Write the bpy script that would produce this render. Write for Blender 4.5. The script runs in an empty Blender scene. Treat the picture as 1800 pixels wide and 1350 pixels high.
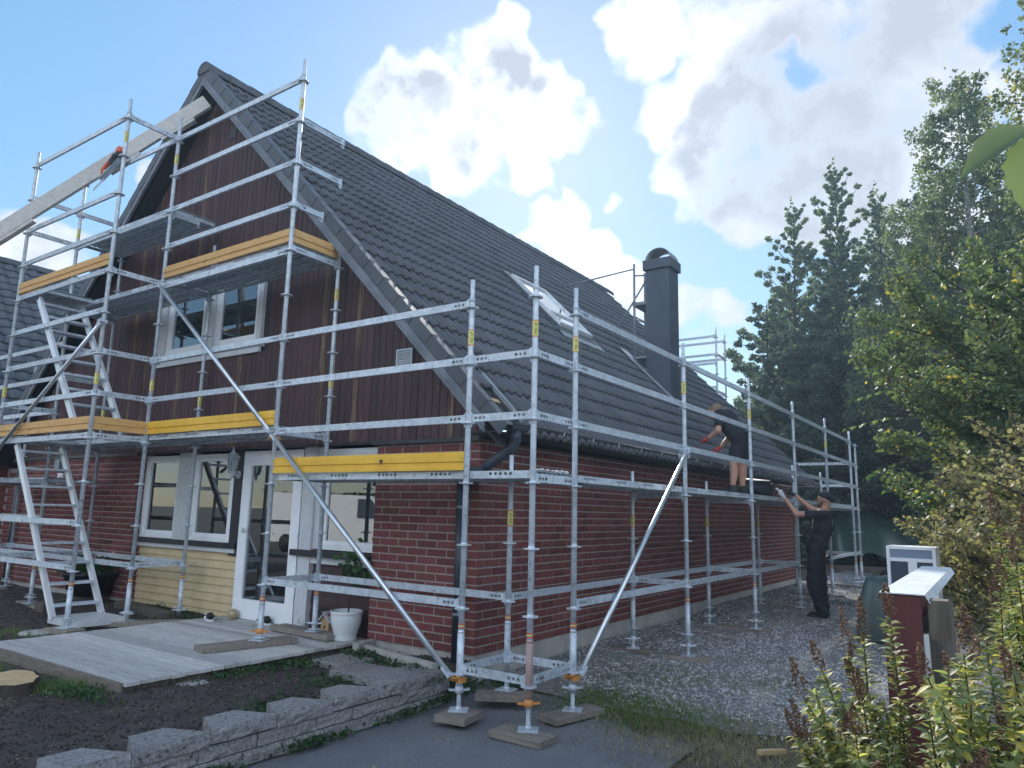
import bpy, bmesh, math, random
import numpy as np
from mathutils import Vector, Matrix, Euler
random.seed(7); RNG = np.random.default_rng(7)
scene = bpy.context.scene
COL = scene.collection
R = math.radians
PI = math.pi

# ---------------------------------------------------------------- camera
cd = bpy.data.cameras.new('camera'); cam = bpy.data.objects.new('camera', cd); COL.objects.link(cam)
cd.sensor_width = 36.0; cd.lens = 25.636; cd.clip_start = 0.05; cd.clip_end = 3000
CR = Vector((0.823838, 0.566341, 0.023412)); CU = Vector((0.078662, -0.155135, 0.984756)); CF = Vector((-0.561340, 0.809438, 0.172356))
CAM = Vector((4.3123, -5.7009, 1.3348))
cam.matrix_world = Matrix(((CR.x, CU.x, -CF.x, CAM.x), (CR.y, CU.y, -CF.y, CAM.y), (CR.z, CU.z, -CF.z, CAM.z), (0, 0, 0, 1)))
scene.camera = cam
scene.render.resolution_x = 1024; scene.render.resolution_y = 768

# ---------------------------------------------------------------- sky and sun
SUN = Vector((-0.4848, 0.7225, 0.4928)).normalized()
SUN_EL = math.asin(SUN.z); SUN_AZ = math.atan2(SUN.x, SUN.y)
world = bpy.data.worlds.new('World'); scene.world = world; world.use_nodes = True
wn = world.node_tree.nodes; wl = world.node_tree.links; wn.clear()
def WN(t, **k):
    n = wn.new(t)
    for a, b in k.items(): setattr(n, a, b)
    return n
def wmath(op, a, b=None, c=None, clamp=False):
    n = WN('ShaderNodeMath', operation=op, use_clamp=clamp)
    for i, s in enumerate((a, b, c)):
        if s is None: continue
        if isinstance(s, (int, float)): n.inputs[i].default_value = s
        else: wl.new(s, n.inputs[i])
    return n.outputs[0]
def wsmooth(v, lo, hi, a=0.0, b=1.0):
    n = WN('ShaderNodeMapRange', interpolation_type='SMOOTHSTEP')
    wl.new(v, n.inputs[0])
    for i, s in zip((1, 2, 3, 4), (lo, hi, a, b)): n.inputs[i].default_value = s
    return n.outputs[0]
tc = WN('ShaderNodeTexCoord')
sky = WN('ShaderNodeTexSky', sky_type='NISHITA', sun_disc=False, sun_elevation=SUN_EL, sun_rotation=SUN_AZ,
         altitude=50, air_density=1.0, dust_density=0.15, ozone_density=3.0)
skg = WN('ShaderNodeGamma'); wl.new(sky.outputs[0], skg.inputs[0]); skg.inputs[1].default_value = .46
skc = WN('ShaderNodeHueSaturation'); wl.new(skg.outputs[0], skc.inputs['Color']); skc.inputs['Saturation'].default_value = 1.75; skc.inputs['Value'].default_value = 1.62
nrm = WN('ShaderNodeVectorMath', operation='NORMALIZE'); wl.new(tc.outputs['Generated'], nrm.inputs[0])
# a slow warp so that the cloud masses get uneven outlines
warp = WN('ShaderNodeTexNoise'); warp.inputs['Scale'].default_value = 7.0; warp.inputs['Detail'].default_value = 3; warp.inputs['Roughness'].default_value = .6
wl.new(nrm.outputs[0], warp.inputs['Vector'])
wsub = WN('ShaderNodeVectorMath', operation='SUBTRACT'); wl.new(warp.outputs['Color'], wsub.inputs[0]); wsub.inputs[1].default_value = (.5, .5, .5)
wsc = WN('ShaderNodeVectorMath', operation='SCALE'); wl.new(wsub.outputs[0], wsc.inputs[0]); wsc.inputs['Scale'].default_value = .13
wad = WN('ShaderNodeVectorMath', operation='ADD'); wl.new(nrm.outputs[0], wad.inputs[0]); wl.new(wsc.outputs[0], wad.inputs[1])
wdir = WN('ShaderNodeVectorMath', operation='NORMALIZE'); wl.new(wad.outputs[0], wdir.inputs[0])
fine = WN('ShaderNodeTexNoise'); fine.inputs['Scale'].default_value = 11.0; fine.inputs['Detail'].default_value = 7; fine.inputs['Roughness'].default_value = .62
wl.new(nrm.outputs[0], fine.inputs['Vector'])
def dirv(az, el): return (math.cos(R(el)) * math.sin(R(az)), math.cos(R(el)) * math.cos(R(az)), math.sin(R(el)))
# cumulus masses: azimuth, elevation, angular radius, weight
CLOUDS = [
    (-43.0, 29.5, 4.2, 1), (-37.3, 32.9, 3.4, 1), (-45.2, 27.9, 2.6, 1), (-37.6, 28.6, 4.3, 1), (-32.9, 29.7, 3.9, 1), (-29.2, 30.6, 1.8, 0.85),
    (-36.7, 35.9, 1.5, 0.85), (-47.3, 28.0, 1.5, 0.9), (-40.9, 26.4, 2.1, 1), (-34.0, 27.1, 2.3, 0.95), (-45.1, 32.7, 1.4, 0.8), (-31.0, 22.1, 2.4, 1),
    (-28.5, 20.1, 3.0, 1), (-33.7, 22.9, 1.6, 0.9), (-25.5, 18.1, 2.5, 1), (-30.4, 24.0, 1.4, 0.9), (-26.4, 25.1, 1.1, 0.75), (-21.3, 16.3, 2.1, 1),
    (-23.0, 17.8, 1.8, 0.9), (-18.5, 15.1, 2.0, 1), (-19.8, 13.0, 1.6, 0.8), (-23.7, 35.6, 2.9, 1), (-18.1, 35.1, 4.0, 1), (-11.9, 34.1, 4.1, 1),
    (-18.7, 30.0, 4.4, 1), (-14.8, 27.2, 5.2, 1), (-21.5, 29.5, 2.6, 1), (-20.6, 25.0, 2.9, 1), (-16.7, 22.7, 3.0, 1), (-8.1, 29.9, 4.9, 1),
    (-3.4, 31.3, 5.0, 1), (-8.4, 24.4, 5.7, 1), (-0.5, 31.2, 3.3, 1), (-2.4, 26.2, 5.0, 1), (-11.4, 21.7, 3.5, 1), (1.4, 26.6, 2.7, 1),
    (-18.4, 38.9, 4.8, 1), (-5.5, 37.1, 6.6, 1), (6.5, 22.8, 6.2, 1), (-5.0, 19.2, 5.1, 1), (-70.3, 16.4, 2.1, 0.95), (-67.9, 17.6, 1.5, 0.9),
    (-69.1, 15.3, 2.1, 0.95), (-63.3, 22.4, 0.9, 0.8), (-73.0, 16.1, 2.4, 1), (-49.1, 34.9, 0.6, 0.5), (-11.7, 31.1, 1.0, -0.35), (-13.5, 32.3, 0.8, -0.3),
    (2.1, 31.9, 1.8, -0.5), (-32.3, 36.8, 2.3, -0.6), (-28.3, 34.2, 1.8, -0.6), (-25.3, 26.9, 2.0, -0.7), (-29.4, 25.4, 1.3, -0.5), (-24.1, 22.6, 1.8, -0.6),
    (-19.4, 19.4, 1.9, -0.6), (-36.1, 24.3, 1.7, -0.4)
]
# grey, shaded cores of the thickest masses
CORES = [
    (-35.6, 31.6, 3.4, 1), (-32.1, 30.1, 2.5, 0.9), (-44.7, 30.7, 2.3, 0.7), (-13.1, 27.4, 6.7, 0.9), (-5.8, 29.4, 4.8, 0.8), (-10.5, 22.8, 3.9, 0.7),
    (-39.1, 27.7, 1.8, 0.6), (-69.3, 16.2, 1.6, 0.5), (-30.3, 22.1, 1.7, 0.4), (-2.2, 31.7, 3.5, 0.7)
]
acc = None
for az, el, rad, w in CLOUDS:
    dp = WN('ShaderNodeVectorMath', operation='DOT_PRODUCT'); wl.new(wdir.outputs[0], dp.inputs[0]); dp.inputs[1].default_value = dirv(az, el)
    v = wsmooth(dp.outputs['Value'], math.cos(R(rad * 1.45)), math.cos(R(rad * .30)), 0.0, w)
    acc = v if acc is None else wmath('MAXIMUM' if w > 0 else 'ADD', acc, v)
# the rest of the sky carries broken cumulus of the same kind
gen = WN('ShaderNodeTexNoise'); gen.inputs['Scale'].default_value = 2.6; gen.inputs['Detail'].default_value = 2
wl.new(wdir.outputs[0], gen.inputs['Vector'])
gcov = wsmooth(gen.outputs['Fac'], .42, .60)
fdot = WN('ShaderNodeVectorMath', operation='DOT_PRODUCT'); wl.new(nrm.outputs[0], fdot.inputs[0]); fdot.inputs[1].default_value = tuple(CF)
gmask = wsmooth(fdot.outputs['Value'], .62, .80, 1.0, 0.0)
acc = wmath('MAXIMUM', acc, wmath('MULTIPLY', gcov, gmask))
den = wmath('ADD', acc, wmath('MULTIPLY', wmath('SUBTRACT', fine.outputs['Fac'], .5), 1.75))
cover = wsmooth(den, .42, 1.02)
thick = wsmooth(den, .66, 1.12)
shade = WN('ShaderNodeTexNoise'); shade.inputs['Scale'].default_value = 6.0; shade.inputs['Detail'].default_value = 4; shade.inputs['Roughness'].default_value = .55
wl.new(wad.outputs[0], shade.inputs['Vector'])
core = None
for az, el, rad, w in CORES:
    dp = WN('ShaderNodeVectorMath', operation='DOT_PRODUCT'); wl.new(wdir.outputs[0], dp.inputs[0]); dp.inputs[1].default_value = dirv(az, el)
    v = wsmooth(dp.outputs['Value'], math.cos(R(rad * 1.5)), math.cos(R(rad * .2)), 0.0, w)
    core = v if core is None else wmath('MAXIMUM', core, v)
core = wmath('MAXIMUM', core, wmath('MULTIPLY', gmask, .25))
grey = wmath('MULTIPLY', thick, wsmooth(wmath('ADD', shade.outputs['Fac'], wmath('MULTIPLY', core, .26)), .46, .74))
sdot = WN('ShaderNodeVectorMath', operation='DOT_PRODUCT'); wl.new(nrm.outputs[0], sdot.inputs[0]); sdot.inputs[1].default_value = tuple(SUN)
glow = wsmooth(sdot.outputs['Value'], .955, 1.0)
ccol = WN('ShaderNodeMix', data_type='RGBA'); wl.new(grey, ccol.inputs[0])
cedge = WN('ShaderNodeMix', data_type='RGBA'); wl.new(wsmooth(den, .75, 1.25), cedge.inputs[0]); cedge.inputs[6].default_value = (3.05, 3.25, 3.6, 1); cedge.inputs[7].default_value = (4.0, 4.25, 4.7, 1); wl.new(cedge.outputs[2], ccol.inputs[6]); ccol.inputs[7].default_value = (2.25, 2.48, 2.9, 1)
cboost = WN('ShaderNodeMix', data_type='RGBA', blend_type='ADD'); wl.new(wmath('MULTIPLY', glow, wmath('SUBTRACT', 1.0, grey)), cboost.inputs[0])
wl.new(ccol.outputs[2], cboost.inputs[6]); cboost.inputs[7].default_value = (2.0, 2.0, 1.95, 1)
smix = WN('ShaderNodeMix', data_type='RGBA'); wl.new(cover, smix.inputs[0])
wl.new(skc.outputs[0], smix.inputs[6]); lit = WN('ShaderNodeVectorMath', operation='SCALE'); wl.new(cboost.outputs[2], lit.inputs[0]); wl.new(wsmooth(sdot.outputs['Value'], .35, -.35, 1.0, 3.4), lit.inputs['Scale'])   # clouds away from the sun taken as front-facing, boosted further to raise the ambient
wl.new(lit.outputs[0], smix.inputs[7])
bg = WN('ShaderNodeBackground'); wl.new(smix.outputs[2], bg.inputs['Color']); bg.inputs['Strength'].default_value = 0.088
world.cycles.sampling_method = 'MANUAL'; world.cycles.sample_map_resolution = 512
wo = WN('ShaderNodeOutputWorld'); wl.new(bg.outputs[0], wo.inputs[0])

sl = bpy.data.lights.new('sun', 'SUN'); sun = bpy.data.objects.new('sun', sl); COL.objects.link(sun)
sl.energy = 2.2; sl.angle = R(2.0); sl.color = (1.0, .95, .87)
sun.rotation_euler = (-SUN).to_track_quat('-Z', 'Y').to_euler(); sun.location = SUN * 60
vs = scene.view_settings
vs.view_transform = 'Standard'; vs.look = 'None'; vs.gamma = 1.0; vs.use_curve_mapping = False
vs.exposure = 1.62
scene.render.engine = 'CYCLES'
scene.cycles.max_bounces = 8; scene.cycles.transparent_max_bounces = 24; scene.cycles.diffuse_bounces = 4; scene.cycles.glossy_bounces = 4

# ---------------------------------------------------------------- helpers
def np_mesh(name, v, f, smooth=False):
    v = np.asarray(v, np.float32); f = np.asarray(f, np.int32)
    me = bpy.data.meshes.new(name)
    me.vertices.add(len(v)); me.vertices.foreach_set('co', v.ravel())
    n, k = f.shape
    me.loops.add(n * k); me.loops.foreach_set('vertex_index', f.ravel())
    me.polygons.add(n); me.polygons.foreach_set('loop_start', np.arange(0, n * k, k, dtype=np.int32))
    me.polygons.foreach_set('loop_total', np.full(n, k, np.int32))
    if smooth: me.polygons.foreach_set('use_smooth', np.ones(n, bool))
    me.update(calc_edges=True)
    return me
def setmat(me, *mats):
    for m in mats: me.materials.append(m)
    return me
class MB:
    """collects simple solids into one mesh"""
    def __init__(s): s.v = []; s.f = []; s.m = []; s.sm = []; s.mi = 0; s.smooth = False
    def add(s, vs, fs):
        o = len(s.v); s.v += [tuple(q) for q in vs]
        for f in fs: s.f.append(tuple(i + o for i in f)); s.m.append(s.mi); s.sm.append(s.smooth)
        return s
    def box(s, lo, hi, rz=0, piv=None):
        x0, y0, z0 = lo; x1, y1, z1 = hi
        vs = [(x0,y0,z0),(x1,y0,z0),(x1,y1,z0),(x0,y1,z0),(x0,y0,z1),(x1,y0,z1),(x1,y1,z1),(x0,y1,z1)]
        if rz:
            c, sn = math.cos(rz), math.sin(rz); px, py = piv or ((x0+x1)/2, (y0+y1)/2)
            vs = [(px+(x-px)*c-(y-py)*sn, py+(x-px)*sn+(y-py)*c, z) for x, y, z in vs]
        return s.add(vs, [(0,3,2,1),(4,5,6,7),(0,1,5,4),(1,2,6,5),(2,3,7,6),(3,0,4,7)])
    def obox(s, c, ax, ay, az):
        c, ax, ay, az = map(Vector, (c, ax, ay, az))
        vs = [c+ax*i+ay*j+az*k for k in (-1,1) for i, j in ((-1,-1),(1,-1),(1,1),(-1,1))]
        return s.add(vs, [(0,3,2,1),(4,5,6,7),(0,1,5,4),(1,2,6,5),(2,3,7,6),(3,0,4,7)])
    def bar(s, p, q, w, h, up=(0,0,1)):
        p, q = Vector(p), Vector(q); d = (q-p); L = d.length; d.normalize()
        u = Vector(up); sd = d.cross(u)
        if sd.length < 1e-4: sd = d.cross(Vector((1,0,0)))
        sd.normalize(); u = sd.cross(d)
        return s.obox((p+q)/2, d*L/2, sd*w/2, u*h/2)
    def tube(s, pts, rad, n=10, cap=True):
        pts = [Vector(p) for p in pts]
        rs = rad if isinstance(rad, (list, tuple)) else [rad]*len(pts)
        ref = None; rings = []
        for i, p in enumerate(pts):
            d = (pts[min(i+1, len(pts)-1)] - pts[max(i-1, 0)]).normalized()
            if ref is None: ref = d.orthogonal().normalized()
            ref = (ref - d*ref.dot(d)).normalized(); b = d.cross(ref)
            rings.append([p + (ref*math.cos(2*PI*k/n) + b*math.sin(2*PI*k/n))*rs[i] for k in range(n)])
        vs = [v for r in rings for v in r]; fs = []
        for i in range(len(pts)-1):
            for k in range(n): fs.append((i*n+k, i*n+(k+1)%n, (i+1)*n+(k+1)%n, (i+1)*n+k))
        if cap: fs += [tuple(range(n-1, -1, -1)), tuple((len(pts)-1)*n+k for k in range(n))]
        sm = s.smooth; s.smooth = True; s.add(vs, fs); s.smooth = sm
        return s
    def lathe(s, prof, c=(0,0,0), n=20, cap=True):
        vs = [(c[0]+r*math.cos(2*PI*k/n), c[1]+r*math.sin(2*PI*k/n), c[2]+z) for r, z in prof for k in range(n)]
        fs = [(i*n+k, i*n+(k+1)%n, (i+1)*n+(k+1)%n, (i+1)*n+k) for i in range(len(prof)-1) for k in range(n)]
        if cap: fs += [tuple(range(n-1,-1,-1)), tuple((len(prof)-1)*n+k for k in range(n))]
        sm = s.smooth; s.smooth = True; s.add(vs, fs); s.smooth = sm
        return s
    def prism(s, poly, ext):
        n = len(poly); e = Vector(ext); P = [Vector(p) for p in poly]
        vs = P + [p+e for p in P]
        fs = [tuple(range(n-1,-1,-1)), tuple(range(n, 2*n))] + [(i,(i+1)%n,n+(i+1)%n,n+i) for i in range(n)]
        return s.add(vs, fs)
    def mesh(s, name, *mats):
        me = bpy.data.meshes.new(name); me.from_pydata(s.v, [], s.f)
        me.polygons.foreach_set('material_index', s.m); me.polygons.foreach_set('use_smooth', s.sm)
        bm = bmesh.new(); bm.from_mesh(me); bmesh.ops.recalc_face_normals(bm, faces=bm.faces); bm.to_mesh(me); bm.free()
        for m in mats: me.materials.append(m)
        me.update(); return me
WL = {}
def link(name, data, parent=None, loc=(0,0,0), rot=(0,0,0), sc=None):
    """loc is in world space; only leaf objects are rotated"""
    o = bpy.data.objects.new(name, data); COL.objects.link(o)
    loc = Vector(loc)
    if parent is not None:
        o.parent = parent; o.location = loc - WL[parent.name]
    else: o.location = loc
    o.rotation_euler = rot
    if sc is not None: o.scale = sc
    WL[o.name] = loc
    return o
def thing(name, label, cat, loc=(0,0,0), group=None, data=None, rot=(0,0,0), sc=None):
    o = link(name, data, None, loc, rot, sc)
    if data is None: o.empty_display_size = .1
    o['label'] = label; o['category'] = cat
    if group: o['group'] = group
    return o
def struct(name, me):
    o = link(name, me); o['kind'] = 'structure'; return o
def part(name, mb, mat, parent, loc=(0,0,0), label=None, rot=(0,0,0), mesh=None):
    """mesh given in world coordinates, object origin put at loc"""
    if mesh is None:
        if loc != (0,0,0) and rot == (0,0,0): mb.v = [(x-loc[0], y-loc[1], z-loc[2]) for x, y, z in mb.v]
        mesh = mb.mesh(name, *(mat if isinstance(mat, (list, tuple)) else (mat,)))
    o = link(name, mesh, parent, loc, rot)
    if label: o['label'] = label
    return o
CAMW = 729.2
def project(p):
    d = Vector(p) - CAM; z = d.dot(CF)
    if z < .05: return None
    return 512 + CAMW*d.dot(CR)/z, 384 - CAMW*d.dot(CU)/z, z
def screen_size(p, n):
    """how large a piece shows: 0 outside the picture"""
    q = project(p)
    if q is None or not (-25 < q[0] < 1049 and -25 < q[1] < 793): return 0
    d = CAM - Vector(p); c = d.normalized().dot(Vector(n))
    return max(c, 0) / d.length_squared

# ---------------------------------------------------------------- materials
def mat(name, c1, c2=None, rough=.7, metal=0.0, scale=8.0, stretch=(1,1,1), detail=6.0, bump=0.0, bscale=None, var=0.0, spec=.5, lo=.35, hi=.65,
        speck=None, speck_scale=60.0, speck_lo=.62, speck_hi=.7, hue=0.0, coords='World', coat=0.0):
    m = bpy.data.materials.new(name); m.use_nodes = True
    N = m.node_tree.nodes; L = m.node_tree.links; b = N['Principled BSDF']
    b.inputs['Roughness'].default_value = rough; b.inputs['Metallic'].default_value = metal
    b.inputs['Specular IOR Level'].default_value = spec
    if coat: b.inputs['Coat Weight'].default_value = coat
    c2 = c2 or c1
    t = N.new('ShaderNodeTexCoord'); mp = N.new('ShaderNodeMapping'); mp.inputs['Scale'].default_value = stretch
    wp = N.new('ShaderNodeNewGeometry'); L.new(wp.outputs['Position'] if coords == 'World' else t.outputs[coords], mp.inputs['Vector'])
    nz = N.new('ShaderNodeTexNoise'); nz.inputs['Scale'].default_value = scale; nz.inputs['Detail'].default_value = detail; nz.inputs['Roughness'].default_value = .6
    L.new(mp.outputs[0], nz.inputs['Vector'])
    mr = N.new('ShaderNodeMapRange'); mr.inputs[1].default_value = lo; mr.inputs[2].default_value = hi; L.new(nz.outputs['Fac'], mr.inputs[0])
    mx = N.new('ShaderNodeMix'); mx.data_type = 'RGBA'; L.new(mr.outputs[0], mx.inputs[0])
    mx.inputs[6].default_value = (*c1, 1); mx.inputs[7].default_value = (*c2, 1)
    out = mx.outputs[2]
    if speck:
        n2 = N.new('ShaderNodeTexNoise'); n2.inputs['Scale'].default_value = speck_scale; n2.inputs['Detail'].default_value = 3; L.new(mp.outputs[0], n2.inputs['Vector'])
        m2 = N.new('ShaderNodeMapRange'); m2.inputs[1].default_value = speck_lo; m2.inputs[2].default_value = speck_hi; L.new(n2.outputs['Fac'], m2.inputs[0])
        x2 = N.new('ShaderNodeMix'); x2.data_type = 'RGBA'; L.new(m2.outputs[0], x2.inputs[0]); L.new(out, x2.inputs[6]); x2.inputs[7].default_value = (*speck, 1)
        out = x2.outputs[2]
    if var or hue:
        oi = N.new('ShaderNodeObjectInfo'); ge = N.new('ShaderNodeNewGeometry')
        ad = N.new('ShaderNodeMath'); ad.operation = 'ADD'; L.new(oi.outputs['Random'], ad.inputs[0]); L.new(ge.outputs['Random Per Island'], ad.inputs[1])
        fr = N.new('ShaderNodeMath'); fr.operation = 'FRACT'; L.new(ad.outputs[0], fr.inputs[0])
        mv = N.new('ShaderNodeMapRange'); mv.inputs[3].default_value = 1-var; mv.inputs[4].default_value = 1+var; L.new(fr.outputs[0], mv.inputs[0])
        hs = N.new('ShaderNodeHueSaturation'); L.new(out, hs.inputs['Color']); L.new(mv.outputs[0], hs.inputs['Value'])
        if hue:
            m7 = N.new('ShaderNodeMath'); m7.operation = 'MULTIPLY'; m7.inputs[1].default_value = 7.31; L.new(fr.outputs[0], m7.inputs[0])
            f7 = N.new('ShaderNodeMath'); f7.operation = 'FRACT'; L.new(m7.outputs[0], f7.inputs[0])
            mh = N.new('ShaderNodeMapRange'); mh.inputs[3].default_value = .5-hue; mh.inputs[4].default_value = .5+hue; L.new(f7.outputs[0], mh.inputs[0])
            L.new(mh.outputs[0], hs.inputs['Hue'])
        out = hs.outputs['Color']
    L.new(out, b.inputs['Base Color'])
    if bump:
        nb = N.new('ShaderNodeTexNoise'); nb.inputs['Scale'].default_value = bscale or scale*3; nb.inputs['Detail'].default_value = 5; L.new(mp.outputs[0], nb.inputs['Vector'])
        bp = N.new('ShaderNodeBump'); bp.inputs['Strength'].default_value = bump; bp.inputs['Distance'].default_value = .01
        L.new(nb.outputs['Fac'], bp.inputs['Height']); L.new(bp.outputs[0], b.inputs['Normal'])
    return m
def leafmat(name, c1, c2, trans=.5, var=.35, hue=.02, rough=.55):
    m = mat(name, c1, c2, rough=rough, scale=1.2, var=var, hue=hue, spec=.35)
    N = m.node_tree.nodes; L = m.node_tree.links; b = N['Principled BSDF']; o = N['Material Output']
    src = b.inputs['Base Color'].links[0].from_socket
    tr = N.new('ShaderNodeBsdfTranslucent'); g = N.new('ShaderNodeMix'); g.data_type = 'RGBA'; g.blend_type = 'MULTIPLY'; g.inputs[0].default_value = 1
    L.new(src, g.inputs[6]); g.inputs[7].default_value = (1.25, 1.3, .7, 1); L.new(g.outputs[2], tr.inputs['Color'])
    ms = N.new('ShaderNodeMixShader'); ms.inputs[0].default_value = trans; L.new(b.outputs[0], ms.inputs[1]); L.new(tr.outputs[0], ms.inputs[2]); L.new(ms.outputs[0], o.inputs['Surface'])
    return m
def glassmat(name, tint=(.72,.78,.78), boost=1.7, base=.13):
    m = bpy.data.materials.new(name); m.use_nodes = True; N = m.node_tree.nodes; L = m.node_tree.links; N.remove(N['Principled BSDF']); o = N['Material Output']
    fr = N.new('ShaderNodeFresnel'); fr.inputs['IOR'].default_value = 1.5
    ma = N.new('ShaderNodeMath'); ma.operation = 'MULTIPLY_ADD'; ma.inputs[1].default_value = boost; ma.inputs[2].default_value = base; ma.use_clamp = True; L.new(fr.outputs[0], ma.inputs[0])
    t = N.new('ShaderNodeBsdfTransparent'); t.inputs[0].default_value = (*tint, 1); g = N.new('ShaderNodeBsdfGlossy'); g.inputs['Roughness'].default_value = 0.0; g.inputs[0].default_value = (.9,.93,.95,1)
    ms = N.new('ShaderNodeMixShader'); L.new(ma.outputs[0], ms.inputs[0]); L.new(t.outputs[0], ms.inputs[1]); L.new(g.outputs[0], ms.inputs[2]); L.new(ms.outputs[0], o.inputs['Surface'])
    return m
M = {}
M['steel'] = mat('galvanised_steel', (.44,.50,.56), (.62,.68,.74), rough=.48, metal=.22, scale=16, var=.14, speck=(.34,.36,.38), speck_scale=22, speck_lo=.58, speck_hi=.70)
M['steel_bright'] = mat('bright_steel', (.55,.60,.65), (.66,.70,.74), rough=.3, metal=.75, scale=10)
M['steel_dark'] = mat('dull_steel', (.20,.23,.26), (.30,.33,.36), rough=.55, metal=.4, scale=12)
M['alu'] = mat('aluminium', (.72,.75,.78), (.82,.84,.86), rough=.35, metal=.35, scale=10, stretch=(1,1,.2))
M['brick'] = mat('red_brick', (.140,.038,.037), (.205,.062,.055), rough=.85, scale=26, bump=.35, bscale=90, var=.22, hue=.010, speck=(.07,.03,.03), speck_scale=40)
M['mortar'] = mat('mortar', (.29,.265,.25), (.37,.345,.325), rough=.95, scale=20, bump=.3)
M['concrete'] = mat('concrete', (.34,.33,.31), (.46,.45,.43), rough=.9, scale=5, bump=.25, bscale=60)
M['board'] = mat('dark_red_board', (.050,.022,.026), (.078,.036,.040), rough=.75, scale=9, stretch=(6,6,.5), bump=.25, bscale=20, var=.28, speck=(.15,.11,.085), speck_scale=9, speck_lo=.66, speck_hi=.74)
M['board_bare'] = mat('bare_streaked_board', (.06,.026,.025), (.20,.14,.095), rough=.85, scale=6, stretch=(7,7,.35), bump=.3, bscale=20, lo=.42, hi=.62)
M['black'] = mat('black_paint', (.012,.013,.016), (.02,.022,.025), rough=.5)
M['soffit'] = mat('dark_soffit', (.020,.020,.024), (.030,.030,.035), rough=.8, scale=6, stretch=(1,6,1))
M['tile'] = mat('dark_concrete_tile', (.034,.037,.048), (.064,.068,.082), rough=.55, scale=1.3, bump=.2, bscale=90, var=.20, spec=.6, speck=(.095,.098,.105), speck_scale=5.5, speck_lo=.60, speck_hi=.78)
M['tile2'] = mat('grey_clay_tile', (.060,.066,.078), (.085,.092,.105), rough=.5, scale=7, var=.12, spec=.6)
M['verge'] = mat('verge_metal', (.052,.058,.074), (.070,.077,.094), rough=.5, scale=6, var=.08)
M['barge'] = mat('grey_bargeboard', (.125,.14,.165), (.19,.21,.24), rough=.6, scale=5, stretch=(1,1,1))
M['gutter'] = mat('dark_gutter', (.030,.034,.042), (.042,.047,.056), rough=.4, metal=.2)
M['pipe'] = mat('blue_black_pipe', (.022,.030,.044), (.030,.040,.056), rough=.35)
M['chimney'] = mat('grey_sheet_metal', (.055,.067,.092), (.075,.088,.115), rough=.42, metal=.25, scale=3)
M['white'] = mat('white_frame', (.78,.81,.85), (.86,.88,.90), rough=.4, scale=4)
M['greywhite'] = mat('weathered_white_timber', (.50,.52,.55), (.62,.64,.66), rough=.75, scale=8, stretch=(6,6,.6), bump=.15)
M['yellow'] = mat('yellow_toe_board', (.70,.40,.035), (.80,.48,.05), rough=.5, scale=5, speck=(.40,.25,.08), speck_scale=25, speck_lo=.68, speck_hi=.76)
M['tan'] = mat('tan_toe_board', (.56,.32,.11), (.68,.41,.16), rough=.6, scale=6, stretch=(1,1,4), speck=(.36,.22,.09), speck_scale=6, speck_lo=.62, speck_hi=.74)
M['siding'] = mat('pale_yellow_siding', (.56,.44,.25), (.64,.52,.32), rough=.7, scale=5, speck=(.38,.30,.18), speck_scale=6, speck_lo=.7, speck_hi=.8)
M['panel'] = mat('dark_red_panel', (.050,.021,.026), (.068,.030,.034), rough=.65, scale=5, stretch=(.6,6,6))
M['glass'] = glassmat('window_glass')
M['glass_sky'] = glassmat('skylight_glass', tint=(.5,.55,.6), boost=2.2, base=.28)
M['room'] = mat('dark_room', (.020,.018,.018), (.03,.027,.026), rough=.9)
M['curtain'] = mat('pale_curtain', (.50,.52,.50), (.60,.62,.60), rough=.9, scale=4, stretch=(8,8,.3))
M['asphalt'] = mat('asphalt', (.125,.130,.142), (.175,.180,.190), rough=.85, scale=1.6, bump=.6, bscale=160, speck=(.30,.31,.33), speck_scale=110, speck_lo=.60, speck_hi=.68)
M['gravel_sheet'] = mat('gravel_bed', (.13,.127,.13), (.27,.265,.265), rough=.95, scale=45, bump=1.0, bscale=60, detail=4)
M['pebble'] = mat('pebbles', (.27,.267,.275), (.42,.415,.425), rough=.85, scale=6, var=.45)
M['soil'] = mat('dark_soil', (.038,.030,.028), (.078,.062,.056), rough=.95, scale=5, bump=.7, bscale=130, speck=(.12,.10,.08), speck_scale=150, speck_lo=.66, speck_hi=.74)
M['clod'] = mat('soil_clods', (.034,.027,.025), (.075,.060,.054), rough=.95, scale=9, var=.4)
M['chip'] = mat('wood_chips', (.40,.25,.13), (.60,.42,.25), rough=.85, scale=9, var=.3)
M['grass'] = leafmat('grass_blades', (.095,.16,.045), (.15,.21,.07), trans=.35)
M['drygrass'] = leafmat('dry_grass', (.24,.21,.12), (.36,.32,.19), trans=.3)
M['weed'] = leafmat('weed_leaves', (.030,.075,.028), (.055,.11,.040), trans=.35)
M['ground'] = mat('earth_and_litter', (.060,.054,.042), (.12,.105,.085), rough=.95, scale=2.5, bump=.6, bscale=30)
M['deckwood'] = mat('silvered_deck_plank', (.38,.37,.365), (.55,.54,.53), rough=.8, scale=9, stretch=(.5,6,6), bump=.25, bscale=16, var=.22, speck=(.16,.15,.15), speck_scale=5, speck_lo=.68, speck_hi=.75)
M['plank'] = mat('scaffold_sole_plank', (.17,.145,.125), (.27,.235,.20), rough=.85, scale=8, stretch=(.7,5,5), bump=.3, bscale=14, var=.2)
M['timber'] = mat('pale_sawn_timber', (.46,.45,.43), (.57,.55,.52), rough=.75, scale=5, stretch=(1,4,4), speck=(.33,.30,.27), speck_scale=4, speck_lo=.70, speck_hi=.76)
M['freshwood'] = mat('fresh_cut_wood', (.50,.33,.17), (.62,.44,.25), rough=.8, scale=10)
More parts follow.
